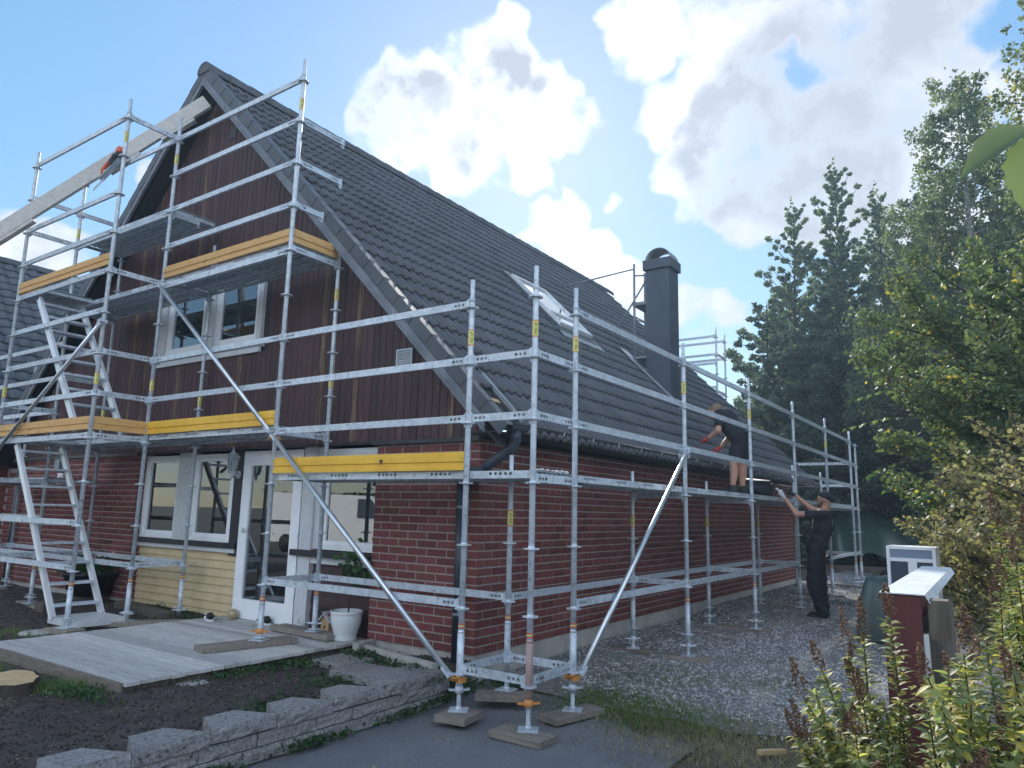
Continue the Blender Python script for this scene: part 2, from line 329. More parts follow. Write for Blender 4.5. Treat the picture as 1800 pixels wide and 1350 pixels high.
M['bark'] = mat('dark_bark', (.030,.024,.020), (.065,.052,.043), rough=.95, scale=10, stretch=(1,1,.3), bump=.8, bscale=18)
M['birchbark'] = mat('birch_bark', (.55,.54,.52), (.30,.29,.28), rough=.8, scale=5, stretch=(1,1,3), speck=(.06,.055,.05), speck_scale=7, speck_lo=.58, speck_hi=.64)
M['stone'] = mat('split_concrete_stone', (.16,.155,.155), (.33,.32,.32), rough=.95, scale=45, bump=1.0, bscale=70, var=.12, speck=(.07,.07,.07), speck_scale=28, speck_lo=.6, speck_hi=.7)
M['redwood'] = mat('dark_red_painted_timber', (.080,.018,.022), (.105,.026,.028), rough=.6, scale=5, stretch=(5,5,.5), bump=.12)
M['greytimber'] = mat('weathered_grey_timber', (.075,.062,.050), (.14,.12,.10), rough=.9, scale=7, stretch=(5,5,.5), bump=.3)
M['skin'] = mat('skin', (.42,.23,.165), (.50,.28,.20), rough=.55, scale=6)
M['shirt'] = mat('black_cotton', (.013,.016,.024), (.022,.026,.036), rough=.9, scale=9, bump=.3, bscale=14)
M['trouser'] = mat('black_work_trousers', (.011,.012,.019), (.020,.021,.030), rough=.85, scale=9, bump=.4, bscale=12)
M['hair'] = mat('light_brown_hair', (.16,.105,.06), (.24,.165,.10), rough=.7, scale=40)
M['beard'] = mat('brown_beard', (.11,.06,.035), (.16,.09,.055), rough=.85, scale=40)
M['rubber'] = mat('dark_rubber', (.012,.012,.013), (.02,.02,.022), rough=.7)
M['glove'] = mat('pale_work_glove', (.46,.48,.52), (.58,.60,.63), rough=.85)
M['redglove'] = mat('red_work_glove', (.30,.030,.030), (.40,.05,.045), rough=.7)
M['tarp'] = mat('dark_green_tarpaulin', (.025,.055,.050), (.040,.080,.072), rough=.32, scale=3, spec=.6, bump=.25, bscale=5)
M['red'] = mat('orange_red_paint', (.62,.075,.035), (.70,.11,.05), rough=.45)
M['labelyellow'] = mat('yellow_sticker', (.66,.62,.20), rough=.5)
M['labelred'] = mat('red_band', (.60,.10,.05), rough=.5)
M['ink'] = mat('black_ink', (.012,.012,.012), rough=.6)
M['orange'] = mat('orange_painted_iron', (.55,.22,.05), (.62,.28,.07), rough=.6)
M['rust'] = mat('reddish_collar', (.36,.25,.23), (.44,.32,.29), rough=.6, metal=.2, scale=8)
M['ceramic'] = mat('white_glazed_ceramic', (.62,.66,.68), (.70,.73,.74), rough=.18, scale=3)
M['blacktub'] = mat('black_plastic', (.014,.015,.018), (.022,.023,.026), rough=.4)
M['bluegrey'] = mat('dark_blue_panel', (.035,.050,.085), (.05,.065,.10), rough=.5)
M['whitemetal'] = mat('white_sheet_metal', (.52,.55,.58), (.70,.73,.76), rough=.45, scale=5, speck=(.30,.31,.31), speck_scale=16, speck_lo=.60, speck_hi=.74)
M['lead'] = mat('lead_flashing', (.30,.33,.36), (.42,.45,.48), rough=.4, metal=.4)
# the crests of the tiles are worn paler
for k_ in ('tile', 'tile2'):
    N = M[k_].node_tree.nodes; L = M[k_].node_tree.links; b = N['Principled BSDF']; src = b.inputs['Base Color'].links[0].from_socket
    at = N.new('ShaderNodeAttribute'); at.attribute_name = 'crest'; mr = N.new('ShaderNodeMapRange'); mr.inputs[1].default_value = .55; mr.inputs[2].default_value = 1.0; mr.inputs[4].default_value = .5; L.new(at.outputs['Fac'], mr.inputs[0])
    mx = N.new('ShaderNodeMix'); mx.data_type = 'RGBA'; L.new(mr.outputs[0], mx.inputs[0]); L.new(src, mx.inputs[6]); mx.inputs[7].default_value = (.125, .13, .15, 1); L.new(mx.outputs[2], b.inputs['Base Color'])
# ---------------------------------------------------------------- ground
def grid_sheet(name, x0, x1, y0, y1, nx, ny, zf, m, edge=None):
    xs = np.linspace(x0, x1, nx); ys = np.linspace(y0, y1, ny)
    X, Y = np.meshgrid(xs, ys); 
    if edge is not None: X, Y = edge(X, Y)
    Z = zf(X, Y)
    v = np.stack([X.ravel(), Y.ravel(), Z.ravel()], 1)
    i = (np.arange(ny-1)[:, None]*nx + np.arange(nx-1)[None]).ravel()
    f = np.stack([i, i+1, i+nx+1, i+nx], 1)
    return setmat(np_mesh(name, v, f, True), m)
def vnoise(x, y, s, seed=0):
    """value noise"""
    x = np.asarray(x, float)/s; y = np.asarray(y, float)/s
    xi = np.floor(x).astype(int); yi = np.floor(y).astype(int); fx = x-xi; fy = y-yi
    fx = fx*fx*(3-2*fx); fy = fy*fy*(3-2*fy)
    def h(a, b): 
        n = np.sin(a*127.1 + b*311.7 + seed*74.7)*43758.5453; return n-np.floor(n)
    return (h(xi,yi)*(1-fx)+h(xi+1,yi)*fx)*(1-fy) + (h(xi,yi+1)*(1-fx)+h(xi+1,yi+1)*fx)*fy
def gz(x, y):
    """height of the open ground right of and in front of the house"""
    x = np.asarray(x, float); y = np.asarray(y, float)
    return -.305 + .082*np.clip((y+.6)/3.2, 0, 1) + .06*np.clip((y-4.9)/1.8, 0, 1) + .05*np.clip((.9-x)/1.2, 0, 1)*np.clip((y+1.2)/1.2, 0, 1)
ground_me = grid_sheet('ground', -400, 400, -400, 400, 81, 81, lambda X, Y: np.where((X<30)&(X>-60)&(Y<12)&(Y>-40), -.60, -.36), M['ground'])
struct('ground', ground_me)
yard = grid_sheet('yard_ground', -30, 22, -11, 60, 105, 143, lambda X, Y: gz(X, Y) - .02 + .05*vnoise(X, Y, 1.7, 3)*(Y > 8) - .25*((X > -9.5) & (X < -.6) & (Y > .5) & (Y < 11.5)), M['ground'])
struct('yard_ground', yard)
struct('asphalt_drive', grid_sheet('asphalt_drive', -.2, 2.25, -11, .55, 30, 90, lambda X, Y: gz(X, Y) - .008 + .012*vnoise(X, Y, .8, 5), M['asphalt'],
       edge=lambda X, Y: (X + np.where(X > 1.6, .10*(vnoise(X, Y, .35, 9)-.5) + np.where(Y < -1.2, 6*np.clip((X-1.6)/.65, 0, 1), 0), 0), Y + np.where(Y > .1, .35*(vnoise(X, Y, .3, 2)-.5) - .55*np.clip((X-.9)/1.2, 0, 1), 0))))
def gravel_edge(X, Y): return X + .0*Y, Y + np.where(Y < .9, .45*(vnoise(X, Y, .4, 4)-.5), 0)
struct('gravel_path', grid_sheet('gravel_path', .03, 5.2, .15, 17.5, 60, 120, lambda X, Y: gz(X, Y) + .006 + .02*vnoise(X, Y, .5, 1), M['gravel_sheet'], edge=gravel_edge))
def soilz(x, y):
    return -.16 + .055*vnoise(x, y, .9, 1) + .03*vnoise(x, y, .28, 2) + .05*np.clip((np.asarray(y)+1)/1.0, 0, 1) - .05*np.clip((-2.5-np.asarray(y)), 0, 1)
struct('planting_bed', grid_sheet('planting_bed', -16, .06, -6.5, .32, 200, 110, soilz, M['soil']))
# pebbles of the gravel path: nobody could count them
def blobs(name, pts, size, m, squash=.6, seed=1):
    """octahedral pebbles, clods or chips, one mesh"""
    rg = np.random.default_rng(seed); n = len(pts)
    base = np.array([(1,0,0),(0,1,0),(-1,0,0),(0,-1,0),(0,0,1),(0,0,-1)], float)
    faces = np.array([(0,1,4),(1,2,4),(2,3,4),(3,0,4),(1,0,5),(2,1,5),(3,2,5),(0,3,5)])
    v = base[None]*rg.uniform(.6, 1.25, (n, 6, 1))
    s = np.asarray(size)[:, None, None]*rg.uniform(.7, 1.3, (n, 1, 3)); s[:, :, 2] *= squash
    v = v*s; a = rg.uniform(0, 2*PI, n); c, sn = np.cos(a)[:, None], np.sin(a)[:, None]
    vx = v[:, :, 0]*c - v[:, :, 1]*sn; vy = v[:, :, 0]*sn + v[:, :, 1]*c
    v = np.stack([vx, vy, v[:, :, 2]], 2) + np.asarray(pts)[:, None, :]
    f = faces[None] + (np.arange(n)*6)[:, None, None]
    return setmat(np_mesh(name, v.reshape(-1, 3), f.reshape(-1, 3), True), m)
def scatter(n, x0, x1, y0, y1, near=0.0, seed=1):
    rg = np.random.default_rng(seed)
    x = rg.uniform(x0, x1, n*4); y = rg.uniform(y0, y1, n*4)
    d = np.hypot(x-CAM.x, y-CAM.y); w = (1/np.maximum(d, 2.5))**near; w /= w.sum()
    k = rg.choice(n*4, n, replace=False, p=w); return x[k], y[k]
px_, py_ = scatter(36000, .05, 4.6, .1, 16, 1.3, 3)
keep = (py_ > .55 + .8*(vnoise(px_, py_, .5, 4)-.5)) | (np.random.default_rng(5).random(len(px_)) < .12)
px_, py_ = px_[keep], py_[keep]
sz = np.random.default_rng(6).uniform(.009, .021, len(px_))*(1+.05*np.maximum(py_, 0))
o = link('pebbles', blobs('pebbles', np.stack([px_, py_, gz(px_, py_)+.018], 1), sz, M['pebble'], .65, 2)); o['kind'] = 'stuff'; o['label'] = 'grey pebbles of the gravel path beside the brick wall'; o['category'] = 'gravel'
cx, cy = scatter(15000, -9, 0, -4.6, .1, 1.3, 8)
o = link('soil_clods', blobs('soil_clods', np.stack([cx, cy, soilz(cx, cy)+.006], 1), np.random.default_rng(9).uniform(.003, .014, len(cx)), M['clod'], .8, 4)); o['kind'] = 'stuff'; o['label'] = 'dark crumbly clods of soil in the dug over bed'; o['category'] = 'soil'

# ---------------------------------------------------------------- house
RC = 2.63          # roof surface: x + z = RC on the right, slope 45 degrees
RX, RZ = -5.03, 7.66
YV0, YV1 = -.30, 12.30
XL = -10.06        # left wall
house = thing('house', 'dark tiled steep gabled house of red brick and dark red boards inside the scaffold', 'house', (-5.0, 6.0, -.2))
# foundation
mb = MB()
mb.box((-1.39, .03, -.45), (-.02, 1.0, -.001)); mb.box((-.6, 1.0, -.45), (-.02, 11.98, -.001)); mb.box((XL+.02, .03, -.45), (-6.21, 1.0, -.001)); mb.box((-6.21, .20, -.45), (-1.39, .9, -.09)); mb.box((XL+.02, 1.0, -.45), (-9.5, 11.98, -.001)); mb.box((-9.5, 11.4, -.45), (-.6, 11.98, -.001))
part('foundation', mb, M['concrete'], house)
# brick walls
CH, BL, BH, BJ = .08, .246, .0665, .26
WT = 2.03
def brick_mesh(L, H=BH):
    key = (round(L, 3), round(H, 3))
    if key in BM: return BM[key]
    c = .004; h = L/2; d = -.022
    v = [(-h+c,0,c),(h-c,0,c),(h-c,0,H-c),(-h+c,0,H-c), (-h,c,0),(h,c,0),(h,c,H),(-h,c,H), (-h,-d,0),(h,-d,0),(h,-d,H),(-h,-d,H)]
    f = [(0,1,2,3),(4,5,1,0),(5,6,2,1),(6,7,3,2),(7,4,0,3),(8,9,5,4),(9,10,6,5),(10,11,7,6),(11,8,4,7)]
    me = bpy.data.meshes.new('brick'); me.from_pydata(v, [], f); me.update(); me.materials.append(M['brick']); BM[key] = me
    return me
BM = {}
bricks = []   # (size, wall, mesh, loc, rotz)
def lay(wall, org, dirx, L, first_full, nrm_, rz, top=WT, z0=0.0):
    n = 0; z = z0
    while z < top - .02:
        H = min(BH, top - z - .002)
        s = 0.0; lead = .246 if (n % 2 == 0) == first_full else .116
        l = lead
        while s < L - .03:
            ll = min(l, L - s)
            if ll > .03:
                c = Vector(org) + Vector(dirx)*(s+ll/2) + Vector((0, 0, z))
                bricks.append((screen_size(c, nrm_), wall, (ll, H), c + Vector(nrm_)*random.uniform(-.0018, .0018), rz))
            s += l + .014; l = BL
        z += CH; n += 1
def wall(name, lo, hi):
    return part(name, MB().box(lo, hi), M['mortar'], house)
w_pier = wall('brick_wall', (-1.40, .007, 0), (-.007, .35, WT))
w_side = wall('brick_wall', (-.35, .351, 0), (-.007, 11.988, WT))
w_left = wall('brick_wall', (XL+.012, .007, 0), (-6.20, .35, WT))
lay(w_pier, (0, 0, 0), (-1, 0, 0), 1.40, True, (0, -1, 0), 0)
lay(w_side, (0, 0, 0), (0, 1, 0), 12.0, False, (1, 0, 0), PI/2)
lay(w_left, (-6.20, 0, 0), (-1, 0, 0), 3.86, True, (0, -1, 0), 0)
lay(w_left, (-6.188, .012, 0), (0, 1, 0), .30, True, (1, 0, 0), PI/2)
bricks.sort(key=lambda b: -b[0])
for s, w, (ll, H), c, rz in bricks[:300]:
    link('brick', brick_mesh(ll, H), w, c, (0, 0, rz))
vv, ff = [], []
for s, w, (ll, H), c, rz in bricks[300:]:
    me = brick_mesh(ll, H); o_ = len(vv); cs, sn = math.cos(rz), math.sin(rz)
    for q in me.vertices: x, y, z = q.co; vv.append((c.x + x*cs - y*sn, c.y + x*sn + y*cs, c.z + z))
    for p in me.polygons: ff.append(tuple(i+o_ for i in p.vertices))
o = link('brickwork', setmat(np_mesh('brickwork', vv, ff), M['brick']), house, (-5, 6, 0))
o.data.transform(Matrix.Translation((5, -6, 0))); o['kind'] = 'stuff'
# back and left walls, floor between storeys, inner dark lining
mb = MB(); mb.box((XL+.01, .36, 0), (XL+.3, 11.98, WT)); mb.box((XL+.31, 11.7, 0), (-.36, 11.98, WT)); part('rear_wall', mb, M['brick'], house)
mb = MB(); mb.prism([(XL+.5, 11.97, WT), (-.5, 11.97, WT), (RX, 11.97, RZ-.75)], (0, -.1, 0)); part('rear_gable', mb, M['board'], house)
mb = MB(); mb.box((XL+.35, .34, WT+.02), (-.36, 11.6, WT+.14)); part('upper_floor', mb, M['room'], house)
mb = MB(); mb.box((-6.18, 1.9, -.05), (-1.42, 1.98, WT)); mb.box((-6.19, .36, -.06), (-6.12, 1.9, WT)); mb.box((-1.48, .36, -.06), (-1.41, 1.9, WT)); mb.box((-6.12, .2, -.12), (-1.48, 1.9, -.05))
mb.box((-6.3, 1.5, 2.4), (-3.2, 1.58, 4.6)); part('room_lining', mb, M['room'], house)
# drip flashing under the boards
mb = MB(); mb.box((-1.42, -.06, 2.032), (.03, .02, 2.05)); mb.box((-1.42, -.062, 2.010), (.03, -.054, 2.0315)); mb.box((XL, -.06, 2.032), (-6.19, .02, 2.05)); mb.box((XL, -.062, 2.010), (-6.19, -.054, 2.0315))
mb.box((-6.18, -.03, 2.034), (-1.43, .16, 2.05)); part('drip_flashing', mb, M['gutter'], house)
# gable boards
WX0, WX1, WZ0, WZ1 = -5.96, -3.56, 3.40, 4.42      # upper window opening
gable = part('gable_wall', MB().prism([(XL+.1, 0, WT+.02), (WX0, 0, WT+.02), (WX0, 0, 6.55), (XL+.1, 0, WT+.30)], (0, .12, 0)).prism([(WX1, 0, WT+.02), (-.1, 0, WT+.02), (-.1, 0, WT+.30), (WX1, 0, 5.80)], (0, .12, 0))
             .prism([(WX0, 0, WT+.02), (WX1, 0, WT+.02), (WX1, 0, WZ0), (WX0, 0, WZ0)], (0, .119, 0)).prism([(WX0, 0, WZ1), (WX1, 0, WZ1), (WX1, 0, 5.80), (RX, 0, 7.28), (WX0, 0, 6.34)], (0, .119, 0)), M['soffit'], house)
def roof_under(x): return min(RC - .36 - x, x + (2*-RX) + RC - .36)
x = XL + .05; bi = 0; bare = {12: 1}
while x < .02:
    w = .094; zl = lambda q: roof_under(q)
    spans = [(2.056 - random.uniform(0, .012), None)]
    inwin = x + w > WX0 - .09 and x < WX1 + .09
    if inwin: spans = [(spans[0][0], WZ0 - .12), (WZ1 + .10, None)]
    for a, b in spans:
        t0, t1 = (b, b) if b else (zl(x), zl(x + w))
        if max(t0, t1) < a + .03: continue
        if t0 < a: t0 = a + .001
        if t1 < a: t1 = a + .001
        y0 = -.040 + random.uniform(-.0025, .0025)
        ch = .005
        poly = [(x, y0+ch), (x+ch, y0), (x+w-ch, y0), (x+w, y0+ch), (x+w, -.004), (x, -.004)]
        mbd = MB(); n = 6
        tz = [t0 + (t1-t0)*((px-x)/w) for px, _ in poly]
        vs_ = [(px-x, py, a) for px, py in poly] + [(px-x, py, tz[i]) for i, (px, py) in enumerate(poly)]
        mbd.add(vs_, [tuple(range(n-1,-1,-1)), tuple(range(n, 2*n))] + [(i, (i+1) % n, n+(i+1) % n, n+i) for i in range(n)])
        mm = M['board_bare'] if (random.random() < .07 or abs(x+2.42) < .06 or abs(x+1.85) < .05) else M['board']
        link('board', mbd.mesh('board', mm), gable, (x, 0, 0))
    x += .100; bi += 1
# roof deck, soffits
mb = MB()
mb.prism([(.42, YV0+.03, RC-.42-.12), (.42, YV0+.03, RC-.42-.06), (RX, YV0+.03, RZ-.06), (RX, YV0+.03, RZ-.12)], (0, YV1-YV0-.06, 0))
mb.prism([(RX, YV0+.031, RZ-.12), (RX, YV0+.031, RZ-.06), (2*RX-.42, YV0+.031, RC-.42-.06), (2*RX-.42, YV0+.031, RC-.42-.12)], (0, YV1-YV0-.062, 0))
roof = part('roof', mb, M['soffit'], house)
mb = MB()
for s in (1, -1):
    X = lambda q: RX + s*(q-RX)
    mb.prism([(X(.40), YV0+.04, RC-.40-.30), (X(.40), YV0+.04, RC-.40-.28), (X(RX), YV0+.04, RZ-.28), (X(RX), YV0+.04, RZ-.30)], (0, -YV0-.05, 0))
part('verge_soffit', mb, M['soffit'], house)
for s in (1, -1):
    X = lambda q: RX + s*(q-RX)
    e = .27
    mb = MB().prism([(X(e), YV0-.02, RC-e-.30), (X(e), YV0-.02, RC-e-.165), (X(RX), YV0-.02, RZ-.165), (X(RX), YV0-.02, RZ-.30)], (0, .026, 0))
    mb.prism([(X(e), YV0-.032, RC-e-.298), (X(e), YV0-.032, RC-e-.262), (X(RX), YV0-.032, RZ-.262), (X(RX), YV0-.032, RZ-.298)], (0, .0115, 0))
    part('bargeboard', mb, M['barge'], house)
mb = MB().box((.02, .05, RC-.56), (.40, 11.95, RC-.545)); mb.box((.385, YV0+.05, RC-.545), (.41, YV1-.05, RC-.47)); mb.box((.02, YV0+.05, RC-.575), (.38, .04, RC-.56)); part('eaves_soffit', mb, M['soffit'], house)
# tiles
def tile_profile(single):
    w = .30; pts = []
    if single:
        for i in range(11):
            u = i/10; pts.append((u*w, .034*(.5-.5*math.cos(2*PI*u))**.8))
    else:
        for i in range(2):
            for u, h in ((0, 0), (.40, .003), (.52, .026), (.66, .038), (.80, .026)):
                pts.append(((i+u)*w/2, h))
        pts.append((w, 0))
    return pts
def wear(me, hs):
    at = me.attributes.new('crest', 'FLOAT', 'POINT'); at.data.foreach_set('value', np.asarray(hs, np.float32)/.038)
def tile_mesh(m, single=False, name='roof_tile'):
    """local x runs down the slope, y along the eaves, z out of the roof"""
    pr = tile_profile(single); n = len(pr); Lg = .395
    v = [(0, y, h-.028) for y, h in pr] + [(Lg, y, h+.010) for y, h in pr] + [(Lg+.002, y, h-.018) for y, h in pr]
    f = [(i, n+i, n+i+1, i+1) for i in range(n-1)] + [(n+i, 2*n+i, 2*n+i+1, n+i+1) for i in range(n-1)] + [(0, 2*n, n), (n-1, 2*n-1, 3*n-1)]
    me = bpy.data.meshes.new(name); me.from_pydata(v, [], f); me.polygons.foreach_set('use_smooth', [i < n-1 for i in range(len(f))]); me.materials.append(m); me.update(); wear(me, [h for y, h in pr]*3); return me
def slope_matrix(side):
    """right slope: x down (+X,-Z); left slope mirrored"""
    s2 = math.sqrt(.5)
    if side > 0: return Matrix(((s2, 0, s2), (0, 1, 0), (-s2, 0, s2)))
    return Matrix(((-s2, 0, -s2), (0, -1, 0), (-s2, 0, s2)))
def tile_roof(root, parent, rx, rz, y0, y1, me, rows, nmax, side, skip=None, ncol=None, pitch=.337):
    s2 = math.sqrt(.5); Rm = slope_matrix(side); nrm_ = Rm @ Vector((0, 0, 1)); dn = Rm @ Vector((1, 0, 0)); al = Rm @ Vector((0, 1, 0))
    cand = []
    nc = int(round((y1-y0)/.30)); cw = (y1-y0)/nc
    for r in range(rows):
        for c in range(nc):
            yy = y0 + c*cw if side > 0 else y1 - c*cw
            base = Vector((rx, yy, rz)) + dn*(.10 + r*pitch) + nrm_*(-.020)
            cen = base + dn*.2 + al*.15
            if skip and skip(cen, r, c): continue
            cand.append((screen_size(cen, nrm_), base + nrm_*random.uniform(-.003, .004) + dn*random.uniform(-.005, .006)))
    cand.sort(key=lambda t: -t[0])
    eul = Rm.to_euler()
    for s, b in cand[:nmax]: link('roof_tile', me, parent, b, (Rm @ Matrix.Rotation(random.uniform(-.010, .010), 3, 'Z') @ Matrix.Rotation(random.uniform(-.010, .010), 3, 'Y')).to_euler())
    rest = cand[nmax:]
    if rest:
        tv = np.array([tuple(Rm @ q.co) for q in me.vertices]); B = np.array([tuple(b) for s, b in rest])
        quads = [tuple(p.vertices) for p in me.polygons if len(p.vertices) == 4]
        v = (tv[None] + B[:, None]).reshape(-1, 3); f = (np.array(quads)[None] + (np.arange(len(rest))*len(tv))[:, None, None]).reshape(-1, 4)
        m2 = np_mesh('tile_field', v, f); sm = np.tile([p.use_smooth for p in me.polygons if len(p.vertices) == 4], len(rest)); m2.polygons.foreach_set('use_smooth', sm); m2.materials.append(me.materials[0]); c_ = np.zeros(len(tv), np.float32); me.attributes['crest'].data.foreach_get('value', c_); wear(m2, np.tile(c_, len(rest))*.038)
        o = link('tile_field', m2, parent, (0, 0, 0)); o['kind'] = 'stuff'
SK = (-2.70, -1.70, 4.23, 5.33)
def skip_tile(c, r, col):
    if SK[0]-.02 < c.x < SK[1]+.05 and SK[2]-.1 < c.y < SK[3]+.1: return True
    if -1.35 < c.x < -.80 and 6.75 < c.y < 7.85: return True
    return r == 22 and col < 1 or (r == 21 and col < 1)
tm = tile_mesh(M['tile']); tm2 = tile_mesh(M['tile2'], True)
tile_roof(house, roof, RX, RZ, YV0+.06, YV1-.06, tm, 23, 300, 1, skip_tile)
tile_roof(house, roof, RX, RZ, YV0+.06, YV1-.06, tm, 23, 0, -1)
# battens in the gap where the tiles are off
for k, sdn in enumerate((7.18, 7.40, 7.62)):
    p = Vector((RX, 0, RZ)) + Vector((1, 0, -1)).normalized()*sdn + Vector((1, 0, 1)).normalized()*-.05
    link('batten', MB().obox((0, 0, 0), Vector((1, 0, -1)).normalized()*.025, (0, .30, 0), Vector((1, 0, 1)).normalized()*.012).mesh('batten', M['freshwood'] if k else M['timber']), roof, (p.x, .02, p.z))
mb = MB()
for yy in (-.235, .075): mb.obox(Vector((RX, yy, RZ)) + Vector((1, 0, -1)).normalized()*7.38, Vector((1, 0, -1)).normalized()*.36, (0, .012, 0), Vector((1, 0, 1)).normalized()*.02)
part('flashing_strip', mb, M['lead'], roof)
# verge tiles, ridge tiles
for s in (1, -1):
    dn = Vector((s, 0, -1)).normalized(); nn = Vector((s, 0, 1)).normalized(); me = None
    mbv = MB()
    v_ = [dn*0 + Vector((0, -.03, 0)) + nn*-.115, dn*.36 + Vector((0, -.038, 0)) + nn*-.105, dn*.36 + Vector((0, -.036, 0)) + nn*.024, dn*0 + Vector((0, -.03, 0)) + nn*.020]
    v2 = [q + Vector((0, .012, 0)) for q in v_]; v3 = [v_[2] + Vector((0, .10, 0)), v_[3] + Vector((0, .10, 0))]; v4 = [q + nn*-.014 for q in v3]
    allv = v_ + v2 + v3 + v4
    mbv.add(allv, [(0,1,2,3), (3,2,8,9), (1,5,6,2), (0,4,5,1), (2,8,10,6), (4,7,6,5), (7,11,10,6), (9,8,10,11)])
    me = mbv.mesh('verge_tile', M['verge'])
    for r in range(23):
        b = Vector((RX, YV0+.01, RZ)) + dn*(.09 + r*.337)
        link('verge_tile', me, roof, b)
mb = MB(); n = 9
ang = [PI*(-.10 + 1.2*k/(n-1)) for k in range(n)]
for (ya, ra), (yb, rb) in (((0, .150), (.40, .138)),):
    vs_ = [(ra*math.cos(a), ya, ra*math.sin(a)*.9) for a in ang] + [(rb*math.cos(a), yb, rb*math.sin(a)*.9) for a in ang] + [((ra-.02)*math.cos(a), ya, (ra-.02)*math.sin(a)*.9) for a in ang]
    mb.smooth = True; mb.add(vs_, [(k, k+1, n+k+1, n+k) for k in range(n-1)] + [(k+1, k, 2*n+k, 2*n+k+1) for k in range(n-1)])
rm = mb.mesh('ridge_tile', M['tile'])
yy = YV0 - .04; 
while yy < YV1: link('ridge_tile', rm, roof, (RX, yy, RZ-.075)); yy += .37
mb = MB(); mb.smooth = False
mb.add([(RX+.135*math.cos(a), YV0-.035, RZ-.075+.12*math.sin(a)) for a in ang], [tuple(range(n))]); part('ridge_end', mb, M['tile'], roof)
# gutter with brackets, downpipe
gy0, gy1 = -.22, 12.2; GX, GZ = .485, 2.135
prof = [(GX + .066*math.cos(a), GZ - .066*math.sin(a)) for a in [PI*k/10 for k in range(11)]]
mb = MB(); mb.smooth = True
vs_ = [(x, gy0, z) for x, z in prof] + [(x, gy1, z) for x, z in prof]
mb.add(vs_, [(k, k+1, 11+k+1, 11+k) for k in range(10)])
mb.smooth = False; mb.add([(x, gy0, z) for x, z in prof], [tuple(range(11))]); mb.add([(x, gy1, z) for x, z in prof], [tuple(range(11))])
mb.tube([(GX+.068, gy0, GZ), (GX+.068, gy1, GZ)], .008, 6); mb.tube([(GX-.066, gy0, GZ+.01), (GX-.066, gy1, GZ+.01)], .006, 6)
gut = part('gutter', mb, M['gutter'], house)
bme = MB(); bme.tube([(.072*math.cos(a)*1.02, 0, -.072*math.sin(a)) for a in [PI*k/8 for k in range(9)]], .006, 5); bme.box((-.16, -.012, -.004), (-.066, .012, .004))
bme = bme.mesh('gutter_bracket', M['steel_bright'])
yy = .05
while yy < 12: link('gutter_bracket', bme, gut, (GX, yy, GZ)); yy += .62
mb = MB(); mb.tube([(GX, -.10, GZ-.05), (GX, -.10, GZ-.14), (GX-.02, -.102, GZ-.19), (GX-.06, -.104, GZ-.235), (.20, -.108, 1.775), (.09, -.108, 1.70)], .048, 14)
mb.tube([(GX, -.10, GZ-.05), (GX, -.10, GZ-.17)], .054, 14)
dp = part('downpipe', mb, M['pipe'], house)
mb = MB(); mb.tube([(-.165, -.07, 1.74), (-.165, -.07, -.14)], .043, 14); mb.tube([(-.165, -.07, 1.75), (-.165, -.07, 1.60)], .048, 14); part('lower_pipe', mb, M['pipe'], dp)
mb = MB(); mb.box((-.24, -.165, 1.615), (.165, -.045, 1.745)); part('elbow_box', mb, M['pipe'], dp)
for z in (.35, 1.35): mb = MB(); mb.tube([(-.165, -.07, z), (-.165, -.07, z+.03)], .047, 12); mb.box((-.19, -.06, z), (-.14, .0, z+.03)); part('pipe_clamp', mb, M['steel_dark'], dp)
mb = MB(); mb.tube([(XL+.16, -.07, 2.0), (XL+.16, -.07, -.1)], .043, 12); part('downpipe', mb, M['pipe'], house)
# skylight
s2 = math.sqrt(.5); dn = Vector((s2, 0, -s2)); nn = Vector((s2, 0, s2))
def onroof(s, y, h): return Vector((RX, y, RZ)) + dn*s + nn*h
sa, sb = (SK[0]-RX)/s2, (SK[1]-RX)/s2
mb = MB()
def rbar(mb, s0, s1, y0, y1, h0, h1): mb.obox(onroof((s0+s1)/2, (y0+y1)/2, (h0+h1)/2), dn*(s1-s0)/2, (0, (y1-y0)/2, 0), nn*(h1-h0)/2)
for a in ((sa, sb, SK[2], SK[2]+.05, -.05, .10), (sa, sb, SK[3]-.05, SK[3], -.05, .10), (sa, sa+.06, SK[2]+.051, SK[3]-.051, -.05, .101), (sb-.06, sb, SK[2]+.051, SK[3]-.051, -.05, .099), (sb-.42, sb-.37, SK[2]+.071, SK[3]-.071, .055, .098)): rbar(mb, *a)
sk = part('skylight', mb, M['whitemetal'], house)
mb = MB(); rbar(mb, sa+.06, sb-.06, SK[2]+.05, SK[3]-.05, .06, .07); part('pane', mb, M['glass_sky'], sk)
mb = MB(); rbar(mb, sa+.05, sb-.05, SK[2]+.05, SK[3]-.05, -.16, -.15); part('skylight_lining', mb, M['curtain'], sk)
mb = MB(); rbar(mb, sa-.14, sa-.005, SK[2]-.12, SK[3]+.12, -.005, .055); rbar(mb, sa, sb, SK[2]-.09, SK[2]-.004, -.005, .05); rbar(mb, sa, sb, SK[3]+.004, SK[3]+.09, -.005, .05); rbar(mb, sb+.004, sb+.17, SK[2]-.12, SK[3]+.12, -.01, .035)
part('skylight_flashing', mb, M['verge'], sk)
mb = MB()
for k in range(13):
    y0 = SK[2]-.14 + k*.107; rbar(mb, sb+.17, sb+.33, y0, y0+.06, .012, .030)
part('flashing_apron', mb, M['lead'], sk)
